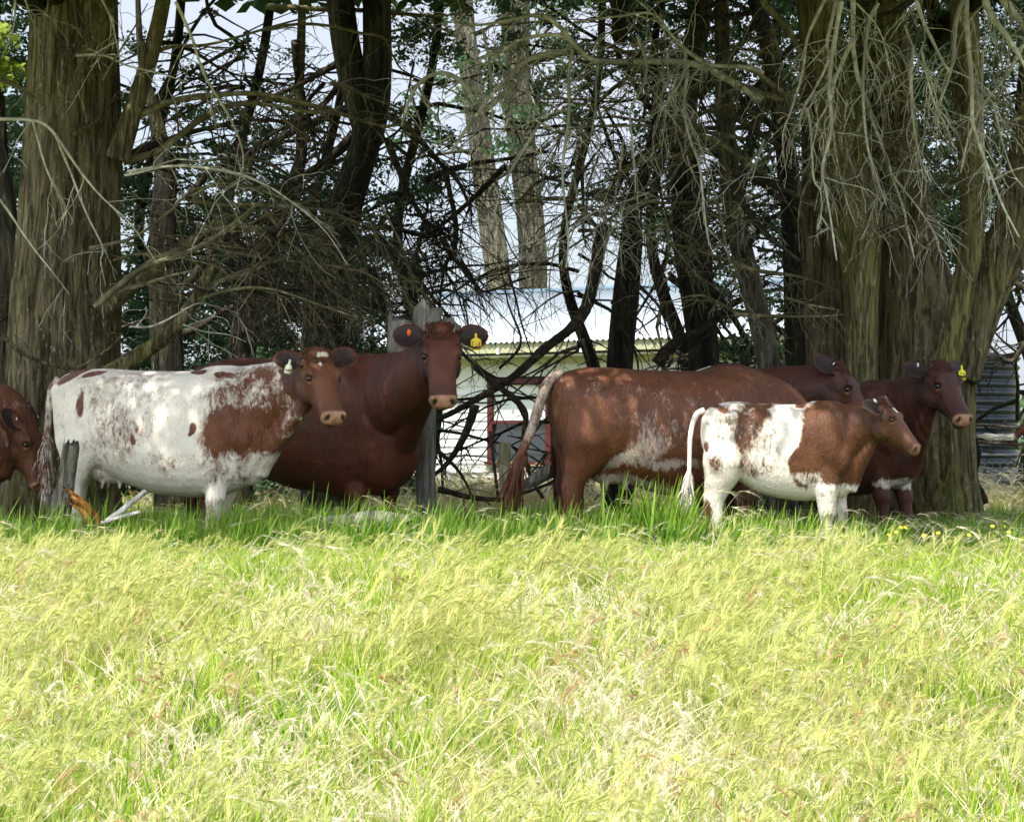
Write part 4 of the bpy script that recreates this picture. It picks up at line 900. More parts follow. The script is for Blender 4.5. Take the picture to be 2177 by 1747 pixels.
for px, py, Y in FP:
    p = at(px, py, Y); gz = ground_z(p.x, Y) + gl.uniform(.22, .27)
    r_ = bpy.data.objects.new('flower', None); COL.objects.link(r_); r_.location = (p.x, Y, gz); r_.rotation_euler = (.7, gl.gauss(0, .3), gl.uniform(-.5, .5)); r_.empty_display_size = .02
    tag(r_, 'tiny yellow flower dotted among the tall grass stems', 'flower', 'tiny yellow flowers in the grass')
    a = bpy.data.objects.new('petals', me_p); COL.objects.link(a); a.parent = r_; b = bpy.data.objects.new('stem', me_s); COL.objects.link(b); b.parent = r_
print('twigs', NTW[0])
# ------------------------------------------------------------ cattle
def coat_mat(name, red0, red1, white=(.80, .73, .61), roan_scale=1.0, dark=(.014, .006, .004)):
    t = NT(name, .52, .4)
    P = t.attr('patch')
    v = t.tc((1, 1, .42))
    n1 = t.noise(34 * roan_scale, 4, v, .7, .5); n2 = t.noise(9 * roan_scale, 5, t.tc((1, 1, .6)), .65, .6); n3 = t.noise(110, 2, v, .6)
    nn = t.math('ADD', t.math('ADD', t.math('MULTIPLY', n1, .42), t.math('MULTIPLY', n2, .43)), t.math('MULTIPLY', n3, .15))
    # patch value against noise: hairs of both colours mix where the value is in between
    low = t.math('ADD', t.math('MULTIPLY', n2, .6), t.math('MULTIPLY', n1, .4))
    f1 = t.rng(t.math('ADD', P, t.math('MULTIPLY', t.math('SUBTRACT', low, .5), 1.7)), .22, .78, .0, 1)
    f = t.rng(t.math('ADD', f1, t.math('MULTIPLY', t.math('SUBTRACT', t.math('ADD', t.math('MULTIPLY', n1, .5), t.math('MULTIPLY', n3, .5)), .5), 1.6)), .12, .88, 0, 1)
    f = t.math('MULTIPLY', f, t.rng(P, .02, .14), True)
    f = t.math('MAXIMUM', f, t.rng(P, .88, .97))
    n4 = t.noise(5.5, 4, t.tc(), .6)
    red = t.ramp(n4, [(.32, red0), (.66, red1)])
    red = t.mix(t.rng(n3, .35, .7, 0, .35), red, tuple(min(1, x * 1.3) for x in red1))
    wh = t.mix(t.rng(n2, .35, .7, 0, .5), white, (.72, .63, .52))
    dirt = t.noise(2.4, 5, t.tc(), .65)
    wh = t.mix(t.rng(dirt, .5, .68, 0, .55), wh, (.42, .36, .25))
    c = t.mix(f, wh, red)
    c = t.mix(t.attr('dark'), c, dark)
    c = t.mix(t.attr('skin'), c, t.mix(t.rng(n1, .4, .6), (.42, .22, .13), (.27, .125, .07)))
    c = t.mix(t.attr('lid'), c, (.36, .13, .05))
    c = t.mix(t.attr('hole'), c, (.012, .008, .007))
    t.col(c)
    hair = t.noise(70, 4, t.tc((1, 1, .22)), .7)
    t.bump(t.math('ADD', t.math('MULTIPLY', n2, .7), t.math('MULTIPLY', hair, .7)), .016, .9)
    t.b.inputs['Sheen Weight'].default_value = .04; t.b.inputs['Sheen Roughness'].default_value = .4
    return t.m
tt = NT('wet_black_eye', .08, .8); tt.col((.008, .006, .005)); M['eye'] = tt.m
def plastic(name, c):
    t = NT(name, .45, .4); n = t.noise(30, 3, t.tc(), .6)
    t.col(t.mix(t.rng(n, .45, .75, 0, .5), c, tuple(x * .72 for x in c))); return t.m
M['tag_yellow'] = plastic('yellow_tag_plastic', (.85, .58, .04)); M['tag_lemon'] = plastic('lemon_tag_plastic', (.85, .80, .02))
M['tag_cream'] = plastic('cream_tag_plastic', (.75, .74, .5)); M['tag_orange'] = plastic('orange_tag_plastic', (.9, .16, .02))
M['tag_white'] = plastic('white_tag_plastic', (.8, .8, .76)); M['ink'] = plastic('tag_ink', (.22, .15, .05))
M['spray'] = plastic('red_marking_spray', (.75, .03, .04))

def sm(a, b, x):
    t = np.clip((x - a) / (b - a), 0, 1); return t * t * (3 - 2 * t)
def lerp(v, val, m): return v * (1 - m) + val * m
def sgnpow(x, p): return np.sign(x) * np.abs(x) ** p
def blob(val, u, w_, cx, cz, rx, rz, v, rot=0, soft=.35):
    c, s = math.cos(R(rot)), math.sin(R(rot))
    a = (u - cx) * c + (w_ - cz) * s; b = -(u - cx) * s + (w_ - cz) * c
    d = np.sqrt((a / rx) ** 2 + (b / rz) ** 2)
    m = 1 - sm(1 - soft, 1 + soft, d)
    return val * (1 - m) + v * m

STN = [(-0.86, 1.17, 0.976, 0.07), (-0.83, 1.25, 0.832, 0.17), (-0.75, 1.305, 0.735, 0.235), (-0.6, 1.335, 0.655, 0.275), (-0.45, 1.34, 0.589, 0.3), (-0.25, 1.325, 0.496, 0.345), (0, 1.315, 0.43, 0.375), (0.2, 1.315, 0.415, 0.365), (0.38, 1.325, 0.428, 0.33), (0.54, 1.335, 0.453, 0.28), (0.66, 1.3, 0.499, 0.235), (0.76, 1.22, 0.576, 0.185), (0.83, 1.09, 0.692, 0.1)]

def make_cow(label, pos, heading, S, head_at, head_yaw, head_pitch, head_scale, coat, mat, stn=None, leg_dx=None, ears=None,
             tail=None, sz=1.0, sw=1.0, neck_r=1.0, brisket=1.0, udder=False, group=None, tuft=1.0, name='cow', neck_mid=None, calf=False, jaw=1.0, tail_hair=1.0, tail_r=1.0, skin_k=1.0):
    """pos: ground point under mid body (world).  heading: degrees, 0 = facing +X.  Everything is laid out in a local frame
    (x forward, y left, z up), fused into one surface and then turned into place."""
    h = R(heading); base = Vector(pos)
    Rz = Matrix.Rotation(h, 3, 'Z')
    loc = lambda wp: Rz.transposed() @ (Vector(wp) - base)
    mb = MB()
    st = stn or STN
    # torso, resampled so the surface is even
    xs = [s[0] for s in st]; fx = np.linspace(xs[0], xs[-1], 34)
    zt = np.interp(fx, xs, [s[1] for s in st]); zb = np.interp(fx, xs, [s[2] for s in st]); hw = np.interp(fx, xs, [s[3] for s in st])
    rings = []
    for x, a, b, wd in zip(fx, zt, zb, hw):
        ring = []; zc = a * .47 + b * .53; hu = a - zc; hd = zc - b
        for k in range(28):
            t = 2 * math.pi * k / 28; c, s = math.cos(t), math.sin(t)
            y = wd * sw * np.sign(c) * abs(c) ** (.78 if s > 0 else .86)
            y *= 1 - .10 * max(0, s) ** 2
            z = zc + (hu if s > 0 else hd) * np.sign(s) * abs(s) ** (.72 if s > 0 else .85)
            ring.append(Vector((x, y, z)))
        rings.append(ring)
    mb.rings(rings)
    for sgn in (-1, 1):      # hooks, shoulder, stifle fold, hips
        mb.ball((-.52, sgn * .175 * sw, 1.20), (.14, .085, .06))
        mb.ball((-.79, sgn * .10, 1.17), (.07, .06, .07))
        mb.ball((.50, sgn * .20 * sw, 1.0), (.17, .105, .27), rot=Matrix.Rotation(R(-14), 3, 'Y'))
        mb.ball((.62, sgn * .17 * sw, .86), (.13, .10, .16))
    mb.ball((.47, 0, 1.28), (.24, .07, .075))
    mb.ball((.62, 0, .66), (.20 * brisket, .13, .17 * brisket))
    # legs: front right, front left, hind right, hind left
    dx = leg_dx or (0, .06, 0, -.08)
    thin = 1.62 if calf else 1.3
    def leg(rows, yo, sx):
        rr = []
        P = [r[0] for r in rows]
        ts = np.linspace(0, len(rows) - 1, (len(rows) - 1) * 3 + 1); ar = np.array(rows, dtype=float)
        for t in ts:
            row = [np.interp(t, range(len(rows)), ar[:, k]) for k in range(5)]
            x, y, z, rx, ry = row; frac = max(0, min(1, (.9 - z) / .8))
            f = 1 + (thin - 1) * max(0, min(1, (.95 - z) / .35)) * (1 if z > .1 else .75)
            rr.append([Vector((x + sx * frac + rx * f * math.cos(a), yo * y + ry * f * math.sin(a), z)) for a in [2 * math.pi * k / 14 for k in range(14)]])
        mb.rings(rr)
    fr = [(.50, .15, 1.05, .15, .08), (.53, .17, .88, .135, .085), (.50, .165, .74, .105, .08), (.50, .155, .60, .082, .068), (.505, .15, .48, .062, .055),
          (.51, .15, .40, .060, .056), (.505, .148, .34, .045, .043), (.50, .147, .22, .038, .036), (.50, .147, .14, .046, .044), (.52, .147, .08, .044, .044),
          (.53, .147, .055, .058, .052), (.54, .147, 0, .066, .058)]
    hr = [(-.60, .13, 1.12, .22, .12), (-.59, .15, .95, .225, .135), (-.60, .155, .82, .19, .125), (-.62, .15, .70, .135, .09), (-.67, .145, .59, .085, .062),
          (-.715, .14, .50, .064, .05), (-.715, .138, .43, .052, .046), (-.705, .137, .30, .043, .04), (-.695, .137, .15, .05, .047), (-.67, .137, .09, .047, .046),
          (-.655, .137, .055, .06, .054), (-.645, .137, 0, .068, .06)]
    leg(fr, -1 * sw, dx[0]); leg(fr, 1 * sw, dx[1]); leg(hr, -1 * sw, dx[2]); leg(hr, 1 * sw, dx[3])
    if udder:
        mb.ball((-.42, 0, .64), (.20, .15, .13))
        for a in (-.33, -.47):
            for b in (-.07, .07): mb.tube([Vector((a, b, .56)), Vector((a, b, .47))], [.022, .014], 8)
    # scale into real size, then head and neck in real metres
    Sv = np.array([S, S, S * sz])
    mb.v = [Vector((p.x * S, p.y * S, p.z * S * sz)) for p in mb.v]
    # head frame
    hy = R(head_yaw) - h; hp = R(head_pitch); k = head_scale
    ax = Vector((math.cos(hp) * math.cos(hy), math.cos(hp) * math.sin(hy), -math.sin(hp)))
    sd_ = Vector((-math.sin(hy), math.cos(hy), 0))        # animal's left
    up = -ax.cross(sd_).normalized()
    if up.dot(Vector((math.cos(hy), math.sin(hy), .6))) < 0: up = -up
    poll = loc(head_at)
    H = lambda s, y, u: poll + (ax * (s * .925) + sd_ * y + up * u) * k
    hs = [(-.035, .062, -.01, -.13), (0, .098, .012, -.175), (.04, .118, .03, -.215), (.09, .125, .038, -.24), (.15, .124, .038, -.245 * jaw), (.20, .114, .030, -.235 * jaw),
          (.26, .100, .020, -.232 * jaw), (.32, .092, .010, -.208 * jaw), (.38, .084, .002, -.178), (.43, .080, .0, -.150), (.47, .083, -.004, -.140), (.505, .087, -.010, -.138), (.53, .080, -.020, -.132), (.548, .064, -.036, -.116), (.559, .036, -.055, -.090)]
    ha = np.array(hs); ss = np.linspace(ha[0, 0], ha[-1, 0], 34); rings = []
    for s_ in ss:
        wd, tu, bu = [np.interp(s_, ha[:, 0], ha[:, i]) for i in (1, 2, 3)]; wd *= 1.10
        c0 = tu * .62 + bu * .38; ring = []
        for q in range(24):
            t = 2 * math.pi * q / 24; c, s = math.cos(t), math.sin(t)
            z = c0 + ((tu - c0) if s > 0 else (c0 - bu)) * np.sign(s) * abs(s) ** .85
            nar = 1.0
            if s < 0: nar = 1 - (.48 if s_ < .42 else .12) * (abs(s) ** 1.2)
            ring.append(H(s_, wd * nar * np.sign(c) * abs(c) ** .8, z))
        rings.append(ring)
    mb.rings(rings)
    for sg in (-1, 1):
        mb.ball(H(.155, sg * .103, .012), [.042 * k, .028 * k, .03 * k], 8, rot=Matrix((ax, sd_, up)).transposed())   # brow
        mb.ball(H(.17, sg * .085, -.15), [.10 * k, .042 * k, .095 * k], 8, rot=Matrix((ax, sd_, up)).transposed())   # cheek
        mb.ball(H(.03, sg * .088, -.03), [.04 * k, .035 * k, .04 * k], 8)                                             # ear root
        mb.ball(H(.50, sg * .062, -.035), [.028 * k, .026 * k, .026 * k], 8)                                           # nostril wing
    mb.ball(H(.50, 0, -.125), [.045 * k, .05 * k, .03 * k], 8, rot=Matrix((ax, sd_, up)).transposed())               # chin
    mb.ball(H(-.01, 0, .012), [.05 * k, .065 * k * tuft, .045 * k * tuft], 8, rot=Matrix((ax, sd_, up)).transposed())  # poll
    # neck: bezier from the shoulders to behind the poll
    A0 = Vector((.40 * S, 0, (1.02 - .28 * (neck_r - 1)) * S * sz)); A3 = H(.04, 0, -.15)
    back = -ax * .10 - up * .24
    A1 = Vector((.72 * S, 0, 1.08 * S * sz)); A2 = A3 + back * k * .9
    if neck_mid is not None: A2 = loc(neck_mid)
    rings = []; prevu = None
    for i in range(22):
        t = i / 21
        p = A0 * (1 - t) ** 3 + A1 * 3 * t * (1 - t) ** 2 + A2 * 3 * t * t * (1 - t) + A3 * t ** 3
        d = (A1 - A0) * (1 - t) ** 2 + (A2 - A1) * 2 * t * (1 - t) + (A3 - A2) * t * t; d.normalize()
        sidev = Vector((0, 0, 1)).cross(d); sidev.normalize(); upv = d.cross(sidev)
        rv = (.33 * (1 - t) ** 1.1 + .165 * (1 - (1 - t) ** 1.1)) * (S * .5 + k * .5) * neck_r; rw = (.21 * (1 - t) + .115 * t) * (S * .5 + k * .5) * neck_r
        rings.append([p + sidev * rw * math.cos(a) * (1 - .25 * max(0, math.sin(a))) + upv * rv * math.sin(a) for a in [2 * math.pi * q / 20 for q in range(20)]])
    mb.rings(rings)
    # throat and dewlap
    T0 = H(.14, 0, -.19); T3 = Vector((.70 * S, 0, .60 * S * sz)); T1 = T0 + Vector((-.1, 0, -.2)) * S; T2 = Vector((.80 * S, 0, .80 * S * sz))
    pts = []; rad = []
    for i in range(12):
        t = i / 11; pts.append(T0 * (1 - t) ** 3 + T1 * 3 * t * (1 - t) ** 2 + T2 * 3 * t * t * (1 - t) + T3 * t ** 3); rad.append((.05 + .06 * t) * S * neck_r)
    mb.tube(pts, rad, 10)
    # fuse
    me = bpy.data.meshes.new('tmp'); me.from_pydata([tuple(p) for p in mb.v], [], mb.f)
    tmp = bpy.data.objects.new('tmp', me); COL.objects.link(tmp)
    rm = tmp.modifiers.new('r', 'REMESH'); rm.mode = 'VOXEL'; rm.voxel_size = .0125 if not calf else .011
    s2 = tmp.modifiers.new('s', 'SMOOTH'); s2.factor = .5; s2.iterations = 7
    dg = bpy.context.evaluated_depsgraph_get(); dg.update()
    me2 = bpy.data.meshes.new_from_object(tmp.evaluated_get(dg)); bpy.data.objects.remove(tmp); bpy.data.meshes.remove(me)
    n = len(me2.vertices); co = np.empty(n * 3); me2.vertices.foreach_get('co', co); co = co.reshape(-1, 3)
    no = np.empty(n * 3); me2.vertices.foreach_get('normal', no); no = no.reshape(-1, 3)
    pl = np.array(poll); rel = (co - pl) / k
    hsx = rel @ np.array(ax) / .925; hyy = rel @ np.array(sd_); huu = rel @ np.array(up)
    inhead = (np.abs(hyy) < .16) & (hsx > -.12) & (hsx < .6) & (huu > -.30) & (huu < .12)
    # face modelling: eye sockets, nostrils, mouth line, dished nose bridge edges
    disp = np.zeros(n); skin = np.zeros(n); lid = np.zeros(n); hole = np.zeros(n); dark = np.zeros(n)
    EYEP = (.185, .112, -.018)
    for sg in (-1, 1):
        d = np.sqrt((hsx - EYEP[0]) ** 2 + (hyy - sg * EYEP[1]) ** 2 + (huu - EYEP[2]) ** 2)
        m = inhead
        disp -= np.where(m, .012 * np.exp(-(d / .024) ** 2), 0)
        disp += np.where(m, .005 * np.exp(-((d - .04) / .012) ** 2), 0)
        d2 = np.sqrt((hsx - EYEP[0] - .022) ** 2 + (hyy - sg * EYEP[1]) ** 2 + (huu - EYEP[2] + .012) ** 2)
        dark = np.maximum(dark, np.where(m, np.exp(-(d / .034) ** 4) * .85, 0))
        lid = np.maximum(lid, np.where(m, np.exp(-(d2 / .013) ** 2) * .8, 0))
        dd = np.sqrt(((hsx - .21) / .06) ** 2 + ((hyy - sg * .115) / .04) ** 2 + ((huu + .055) / .035) ** 2); disp -= np.where(m, .009 * np.exp(-dd ** 2), 0)
        dd = np.sqrt(((hsx - .33) / .10) ** 2 + ((hyy - sg * .02) / .022) ** 2 + ((huu - .02) / .05) ** 2); disp += np.where(m, .006 * np.exp(-dd ** 2), 0)
        dd = np.sqrt(((hsx - .16) / .10) ** 2 + ((hyy - sg * .10) / .05) ** 2 + ((huu + .17) / .06) ** 2); disp += np.where(m, .012 * np.exp(-dd ** 2), 0)
        dn = np.sqrt(((hsx - .526) / 1.3) ** 2 + ((hyy - sg * .060 + sg * .35 * (huu + .045)) / .8) ** 2 + ((huu + .045) / 1.35) ** 2)
        disp -= np.where(m, .024 * np.exp(-(dn / .019) ** 2), 0)
        hole = np.maximum(hole, np.where(m, 1 - sm(.016, .026, dn), 0))
        # hollow below the eye, in front of the cheek
        dd = np.sqrt(((hsx - .29) / .07) ** 2 + ((hyy - sg * .085) / .03) ** 2 + ((huu + .07) / .05) ** 2)
        disp -= np.where(m, .017 * np.exp(-dd ** 2), 0)
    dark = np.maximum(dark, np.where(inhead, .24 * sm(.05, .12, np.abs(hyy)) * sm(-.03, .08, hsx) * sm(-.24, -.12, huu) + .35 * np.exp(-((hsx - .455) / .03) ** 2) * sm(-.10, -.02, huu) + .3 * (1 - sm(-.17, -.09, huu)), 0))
    skin = skin_k * np.where(inhead, sm(.490, .502, hsx + .02 * np.clip(huu + .03, -.12, .05)) * sm(-.108, -.094, huu), 0)
    mouth = np.exp(-((huu + .118 - .05 * (hsx - .5)) / .006) ** 2) * sm(.36, .42, hsx) * inhead
    disp -= .006 * mouth; hole = np.maximum(hole, mouth * .7)
    # neck folds
    disp2 = np.array([mnoise.noise(Vector(c) * 3.2) * .008 + mnoise.noise(Vector(c) * 8.0) * .003 for c in co[:, :] ]) if n < 200000 else 0
    u0 = co[:, 0] / S; w0 = co[:, 2] / (S * sz); sidef = np.clip(np.abs(no[:, 1]) * 1.3, 0, 1) * (~inhead)
    def g2(cx, cz, rx, rz, rot=0):
        c_, s_ = math.cos(R(rot)), math.sin(R(rot)); a = (u0 - cx) * c_ + (w0 - cz) * s_; b = -(u0 - cx) * s_ + (w0 - cz) * c_
        return np.exp(-(a / rx) ** 2 - (b / rz) ** 2)
    an = -.024 * g2(-.34, 1.14, .10, .09, -20) + .020 * g2(-.52, 1.20, .07, .05) + .014 * g2(-.80, 1.12, .05, .07) - .016 * g2(.31, .90, .035, .30, 8) + .014 * g2(.47, 1.02, .09, .22, 12)
    an += -.018 * g2(-.385, .82, .035, .20, -14) + .016 * g2(-.60, .92, .12, .18) - .014 * g2(.62, 1.08, .04, .16, 20) + .012 * g2(.60, .84, .07, .08) - .010 * g2(-.70, 1.05, .04, .14, 10)
    rib = np.sin(u0 * 62 + w0 * 9) * .0028 * g2(.02, .92, .26, .28); fold = np.sin(u0 * 85 + w0 * 22 + 2 * np.sin(w0 * 7)) * .006 * np.exp(-((u0 - .90) / .13) ** 2) * np.exp(-((w0 - 1.0) / .28) ** 2)
    disp = disp * k + disp2 * (~inhead) + (an + rib + fold) * sidef * S
    co = co + no * disp[:, None]
    U = co[:, 0] / S; W = co[:, 2] / (S * sz)
    wp = np.array([(mnoise.noise(Vector(c) * 4.5), mnoise.noise(Vector(c) * 4.5 + Vector((9, 3, 1))), mnoise.noise(Vector(c) * 15), mnoise.noise(Vector(c) * 15 + Vector((4, 4, 4)))) for c in co])
    U = U + .035 * wp[:, 0] + .014 * wp[:, 2]; W = W + .030 * wp[:, 1] + .012 * wp[:, 3]
    patch, dk = coat(U, co[:, 1] / S, W, inhead, hsx, hyy, huu)
    # roll every vertex into the world frame
    Rm = np.array(Rz)
    fv = (co @ Rm.T); faces = [tuple(p.vertices) for p in me2.polygons]
    out = MB(); out.v = [tuple(p) for p in fv]; out.f = faces
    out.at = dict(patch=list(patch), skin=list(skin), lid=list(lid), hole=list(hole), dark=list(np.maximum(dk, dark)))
    bpy.data.meshes.remove(me2)
    def LW(p): return Rz @ p
    # ears
    es = ears or [(0, 0), (0, 0)]; kt = tail_hair
    earinfo = []
    for sg, (lift, fwd) in zip((-1, 1), es):      # -1 = right ear
        root = H(.028, sg * .098, -.035)
        e = (sd_ * sg * math.cos(R(lift)) + (-ax) * math.sin(R(lift)) + up * (-.22 + fwd)); e.normalize()
        g = (ax - e * ax.dot(e)).normalized(); nn = e.cross(g).normalized()
        if nn.dot(up) < 0: nn = -nn
        Ln = .215 * k; N = 14; Mw = 10
        wt_ = [.034, .042, .056, .070, .080, .087, .090, .090, .087, .081, .072, .059, .041, .016]
        fr_, bk = [], []
        for i in range(N):
            t = i / (N - 1); c = root + e * (Ln * t) + g * (.012 * math.sin(t * 3)) * k
            ff, bb = [], []
            for j in range(Mw):
                s_ = -1 + 2 * j / (Mw - 1)
                cup = (.042 * (1 - t * .55)) * (s_ * s_) * k
                p = c + g * (wt_[i] * s_ * k) + nn * (cup - .012 * k)
                th = .012 * k * (1 - abs(s_) ** 3 * .75)
                ff.append(LW(p + nn * th * .5)); bb.append(LW(p - nn * th))
            fr_.append(ff); bk.append(bb[::-1])
        rings = [a + b for a, b in zip(fr_, bk)]
        inner = []
        for i in range(N):
            for j in range(Mw):
                s_ = abs(-1 + 2 * j / (Mw - 1)); tt_ = i / (N - 1)
                inner.append(.92 * (1 - float(sm(.72, 1.0, s_))) * (1 - float(sm(.84, .98, tt_))))
            inner += [.1] * Mw
        out.rings(rings, patch=1.0, dark=inner)
        earinfo.append((root, e, g, nn, Ln))
    o = out.build(name, mat)
    o['_w'] = tuple(base); o.location = base
    tag(o, label, 'calf' if calf else 'cow', group)
    def child(mbx, nm, m, par=None):
        mbx.v = [Vector(p) + base for p in mbx.v]
        return mbx.build(nm, m, par or o)
    for sg in (-1, 1):
        e_ = MB(); e_.ball(LW(H(EYEP[0], sg * (EYEP[1] - .004), EYEP[2])), .020 * k, 8); child(e_, 'eye', M['eye'])
    # short coat hair lying back and down over the skin
    nh = 30000 if not calf else 20000; rg = np.random.default_rng(3)
    pick = rg.integers(0, n, nh); pick = pick[(skin[pick] < .2) & (hole[pick] < .2) & (dk[pick] < .3)]; nh = len(pick)
    Pn = fv[pick]; Nn = (no @ Rm.T)[pick]; hx_ = np.array(Rz @ Vector((1, 0, 0)))
    hd_ = inhead[pick][:, None]; axw = np.array(LW(ax))
    flow = np.where(hd_, axw[None, :] * .8 + np.array([0, 0, -.3]), -hx_[None, :] * .55 + np.array([0, 0, -1.0])) + rg.normal(0, .22, (nh, 3))
    flow -= Nn * np.sum(flow * Nn, 1)[:, None]; flow /= np.linalg.norm(flow, axis=1)[:, None] + 1e-9
    ln = (rg.uniform(.008, .019, (nh, 1)) * np.where(hd_, .55, 1.0)); sdv = np.cross(flow, Nn) * .0016
    Pn = Pn + rg.normal(0, .004, (nh, 3)) - Nn * np.sum(rg.normal(0, .004, (nh, 3)) * Nn, 1)[:, None] * 0
    V3 = np.stack([Pn - sdv - Nn * .001, Pn + sdv - Nn * .001, Pn + flow * ln + Nn * ln * .30], 1).reshape(-1, 3)
    hb = MB(); hb.v = [tuple(q) for q in V3 + np.array(base)]; hb.f = [(3 * i, 3 * i + 1, 3 * i + 2) for i in range(nh)]
    hb.at = dict(patch=list(np.repeat(patch[pick], 3)), lid=list(np.repeat(lid[pick], 3)))
    hb.build('coat_hair', mat, o, smooth=False)
    # tail
    tl = tail or [(-.86, 0, 1.27), (-.92, 0, 1.15), (-.93, 0, .9), (-.92, 0, .65), (-.92, 0, .45)]
    P = [Rz @ Vector((p[0] * S, p[1] * S, p[2] * S * sz)) for p in tl]
    P = smooth_path(P, 20)
    mbt = MB(); nT = len(P)
    tp_, sp_ = coat.__dict__.get('tail', 1.0), coat.__dict__.get('switch', 1.0); patl = [tp_ + (sp_ - tp_) * min(1, max(0, (i / nT - .52) / .12)) for i in range(nT) for _ in range(10)]
    mbt.tube(P, [(.034 * (1 - .5 * i / nT)) * S * tail_r * (1 + .12 * mnoise.noise(Vector((i * .7, 3, S)))) for i in range(nT)], 10, patch=patl)
    child(mbt, 'tail', mat)
    sw_ = MB(); st_i = int(nT * .62); rl = random.Random(5)
    for q in range(260):
        i0 = rl.randint(st_i, nT - 2); p0 = P[i0]; d = (P[-1] - P[st_i]).normalized(); L_ = rl.uniform(.18, .34) * S * kt
        off = Vector((rl.gauss(0, .017), rl.gauss(0, .017), rl.gauss(0, .008))) * S; spread = Vector((rl.gauss(0, .04), rl.gauss(0, .04), -.03 + rl.gauss(0, .02))) * S * kt
        pts = [p0 + off * .3, p0 + off + d * L_ * .4 + spread * .4, p0 + off + d * L_ + spread]
        sw_.tube(pts, [.005, .005, .0015], 3, patch=coat.__dict__.get('switch', 1.0))
    child(sw_, 'tail_switch', mat)
    # curly hair on the poll
    if tuft > 0:
        fl = MB(); rl = random.Random(9)
        for q in range(520):
            a0 = rl.uniform(-.06, .06); y0 = rl.gauss(0, .045); b0 = H(a0, y0, .03 * (1 - (y0 / .1) ** 2))
            d = (up * .7 - ax * .5 + sd_ * rl.gauss(0, .7)); d.normalize(); l_ = rl.uniform(.008, .024) * k * tuft
            cx = b0 + d * l_ * .6; ex = b0 + d * l_ * .8 + ax * rl.uniform(.01, .045) * k + sd_ * rl.gauss(0, .008)
            fl.tube([LW(b0), LW(cx), LW(ex)], [.005, .005, .002], 3, patch=1.0)
        child(fl, 'forelock', mat)
    o['_ear'] = 0
    return o, earinfo, LW, child, (H, ax, sd_, up, k)

SEG = {'E': [(0, 0, 0, 1), (0, 1, 1, 1), (0, .5, .8, .5), (0, 0, 1, 0)], '1': [(.5, 0, .5, 1), (.25, .75, .5, 1)],
       '4': [(.7, 0, .7, 1), (.7, 1, 0, .35), (0, .35, 1, .35)], '3': [(0, 1, 1, 1), (1, 1, .4, .55), (.4, .55, 1, .3), (1, .3, .6, 0), (.6, 0, 0, .05)],
       '7': [(0, 1, 1, 1), (1, 1, .3, 0)], '2': [(0, .8, .5, 1), (.5, 1, 1, .75), (1, .75, 0, 0), (0, 0, 1, 0)]}
def ear_tag(child, LW, info, t_along, side_off, mat, text, w_=.058, h_=.062, drop=None, tilt=0, fwd=.05, neck=True):
    root, e, g, nn, Ln = info
    pos = root + e * (Ln * t_along) + g * side_off + nn * fwd
    dn = LW(g) if drop is None else Vector(drop)
    dn = dn.normalized(); nw = LW(nn); nw = (nw - dn * nw.dot(dn)).normalized(); rt = dn.cross(nw).normalized()
    if tilt: 
        q = Matrix.Rotation(R(tilt), 3, nw); dn = q @ dn; rt = q @ rt
    P0 = LW(pos); mb = MB()
    prof = [(-.008, -.010), (.008, -.010), (.009, .022), (w_ / 2 * .8, .032), (w_ / 2, .042), (w_ / 2, .032 + h_ * .9), (w_ / 2 * .85, .032 + h_),
            (-w_ / 2 * .85, .032 + h_), (-w_ / 2, .032 + h_ * .9), (-w_ / 2, .042), (-w_ / 2 * .8, .032), (-.009, .022)]
    if not neck: prof = [(math.cos(a) * w_ / 2, math.sin(a) * h_ / 2 + .0) for a in [2 * math.pi * i / 12 for i in range(12)]]
    f1 = [P0 + rt * a + dn * b + nw * .0022 for a, b in prof]; f0 = [P0 + rt * a + dn * b - nw * .0022 for a, b in prof]
    mb.rings([f0, f1]); t = child(mb, 'ear_tag', mat)
    if text:
        tm = MB(); n = len(text); cw = w_ * .8 / n
        # letters read left to right as seen from outside; dn is down
        right = (-dn).cross(nw).normalized()
        for i, ch in enumerate(text):
            ox = -w_ * .4 + cw * (i + .15)
            for a, b, c, d in SEG[ch]:
                A = P0 + right * (ox + a * cw * .65) + dn * (.032 + h_ * (.78 - .55 * b)) + nw * .0036
                B = P0 + right * (ox + c * cw * .65) + dn * (.032 + h_ * (.78 - .55 * d)) + nw * .0036
                tm.tube([A, B], .0022, 4)
        child(tm, 'number', M['ink'], t)
    return t
M['coat_white'] = coat_mat('red_and_white_roan_coat', (.078, .022, .008), (.150, .050, .017))
M['coat_red'] = coat_mat('dark_red_coat', (.048, .011, .004), (.110, .028, .008))
M['coat_deep'] = coat_mat('deep_mahogany_coat', (.034, .008, .004), (.078, .020, .007))
M['coat_roan'] = coat_mat('red_roan_coat', (.072, .019, .006), (.135, .043, .012), white=(.42, .33, .27), roan_scale=1.25)
M['coat_calf'] = coat_mat('brown_and_white_calf_coat', (.054, .016, .005), (.118, .042, .011), roan_scale=1.15)

def pxmap(cx, ppx, ppz, feet, S):
    return lambda px: (px - cx) / (ppx * S), lambda py: (feet - py) / (ppz * S)
Z0 = .9
COWS = {}
def feet(px, Y):
    x = at(px, 900, Y).x
    return Vector((x, Y, ground_z(x, Y)))

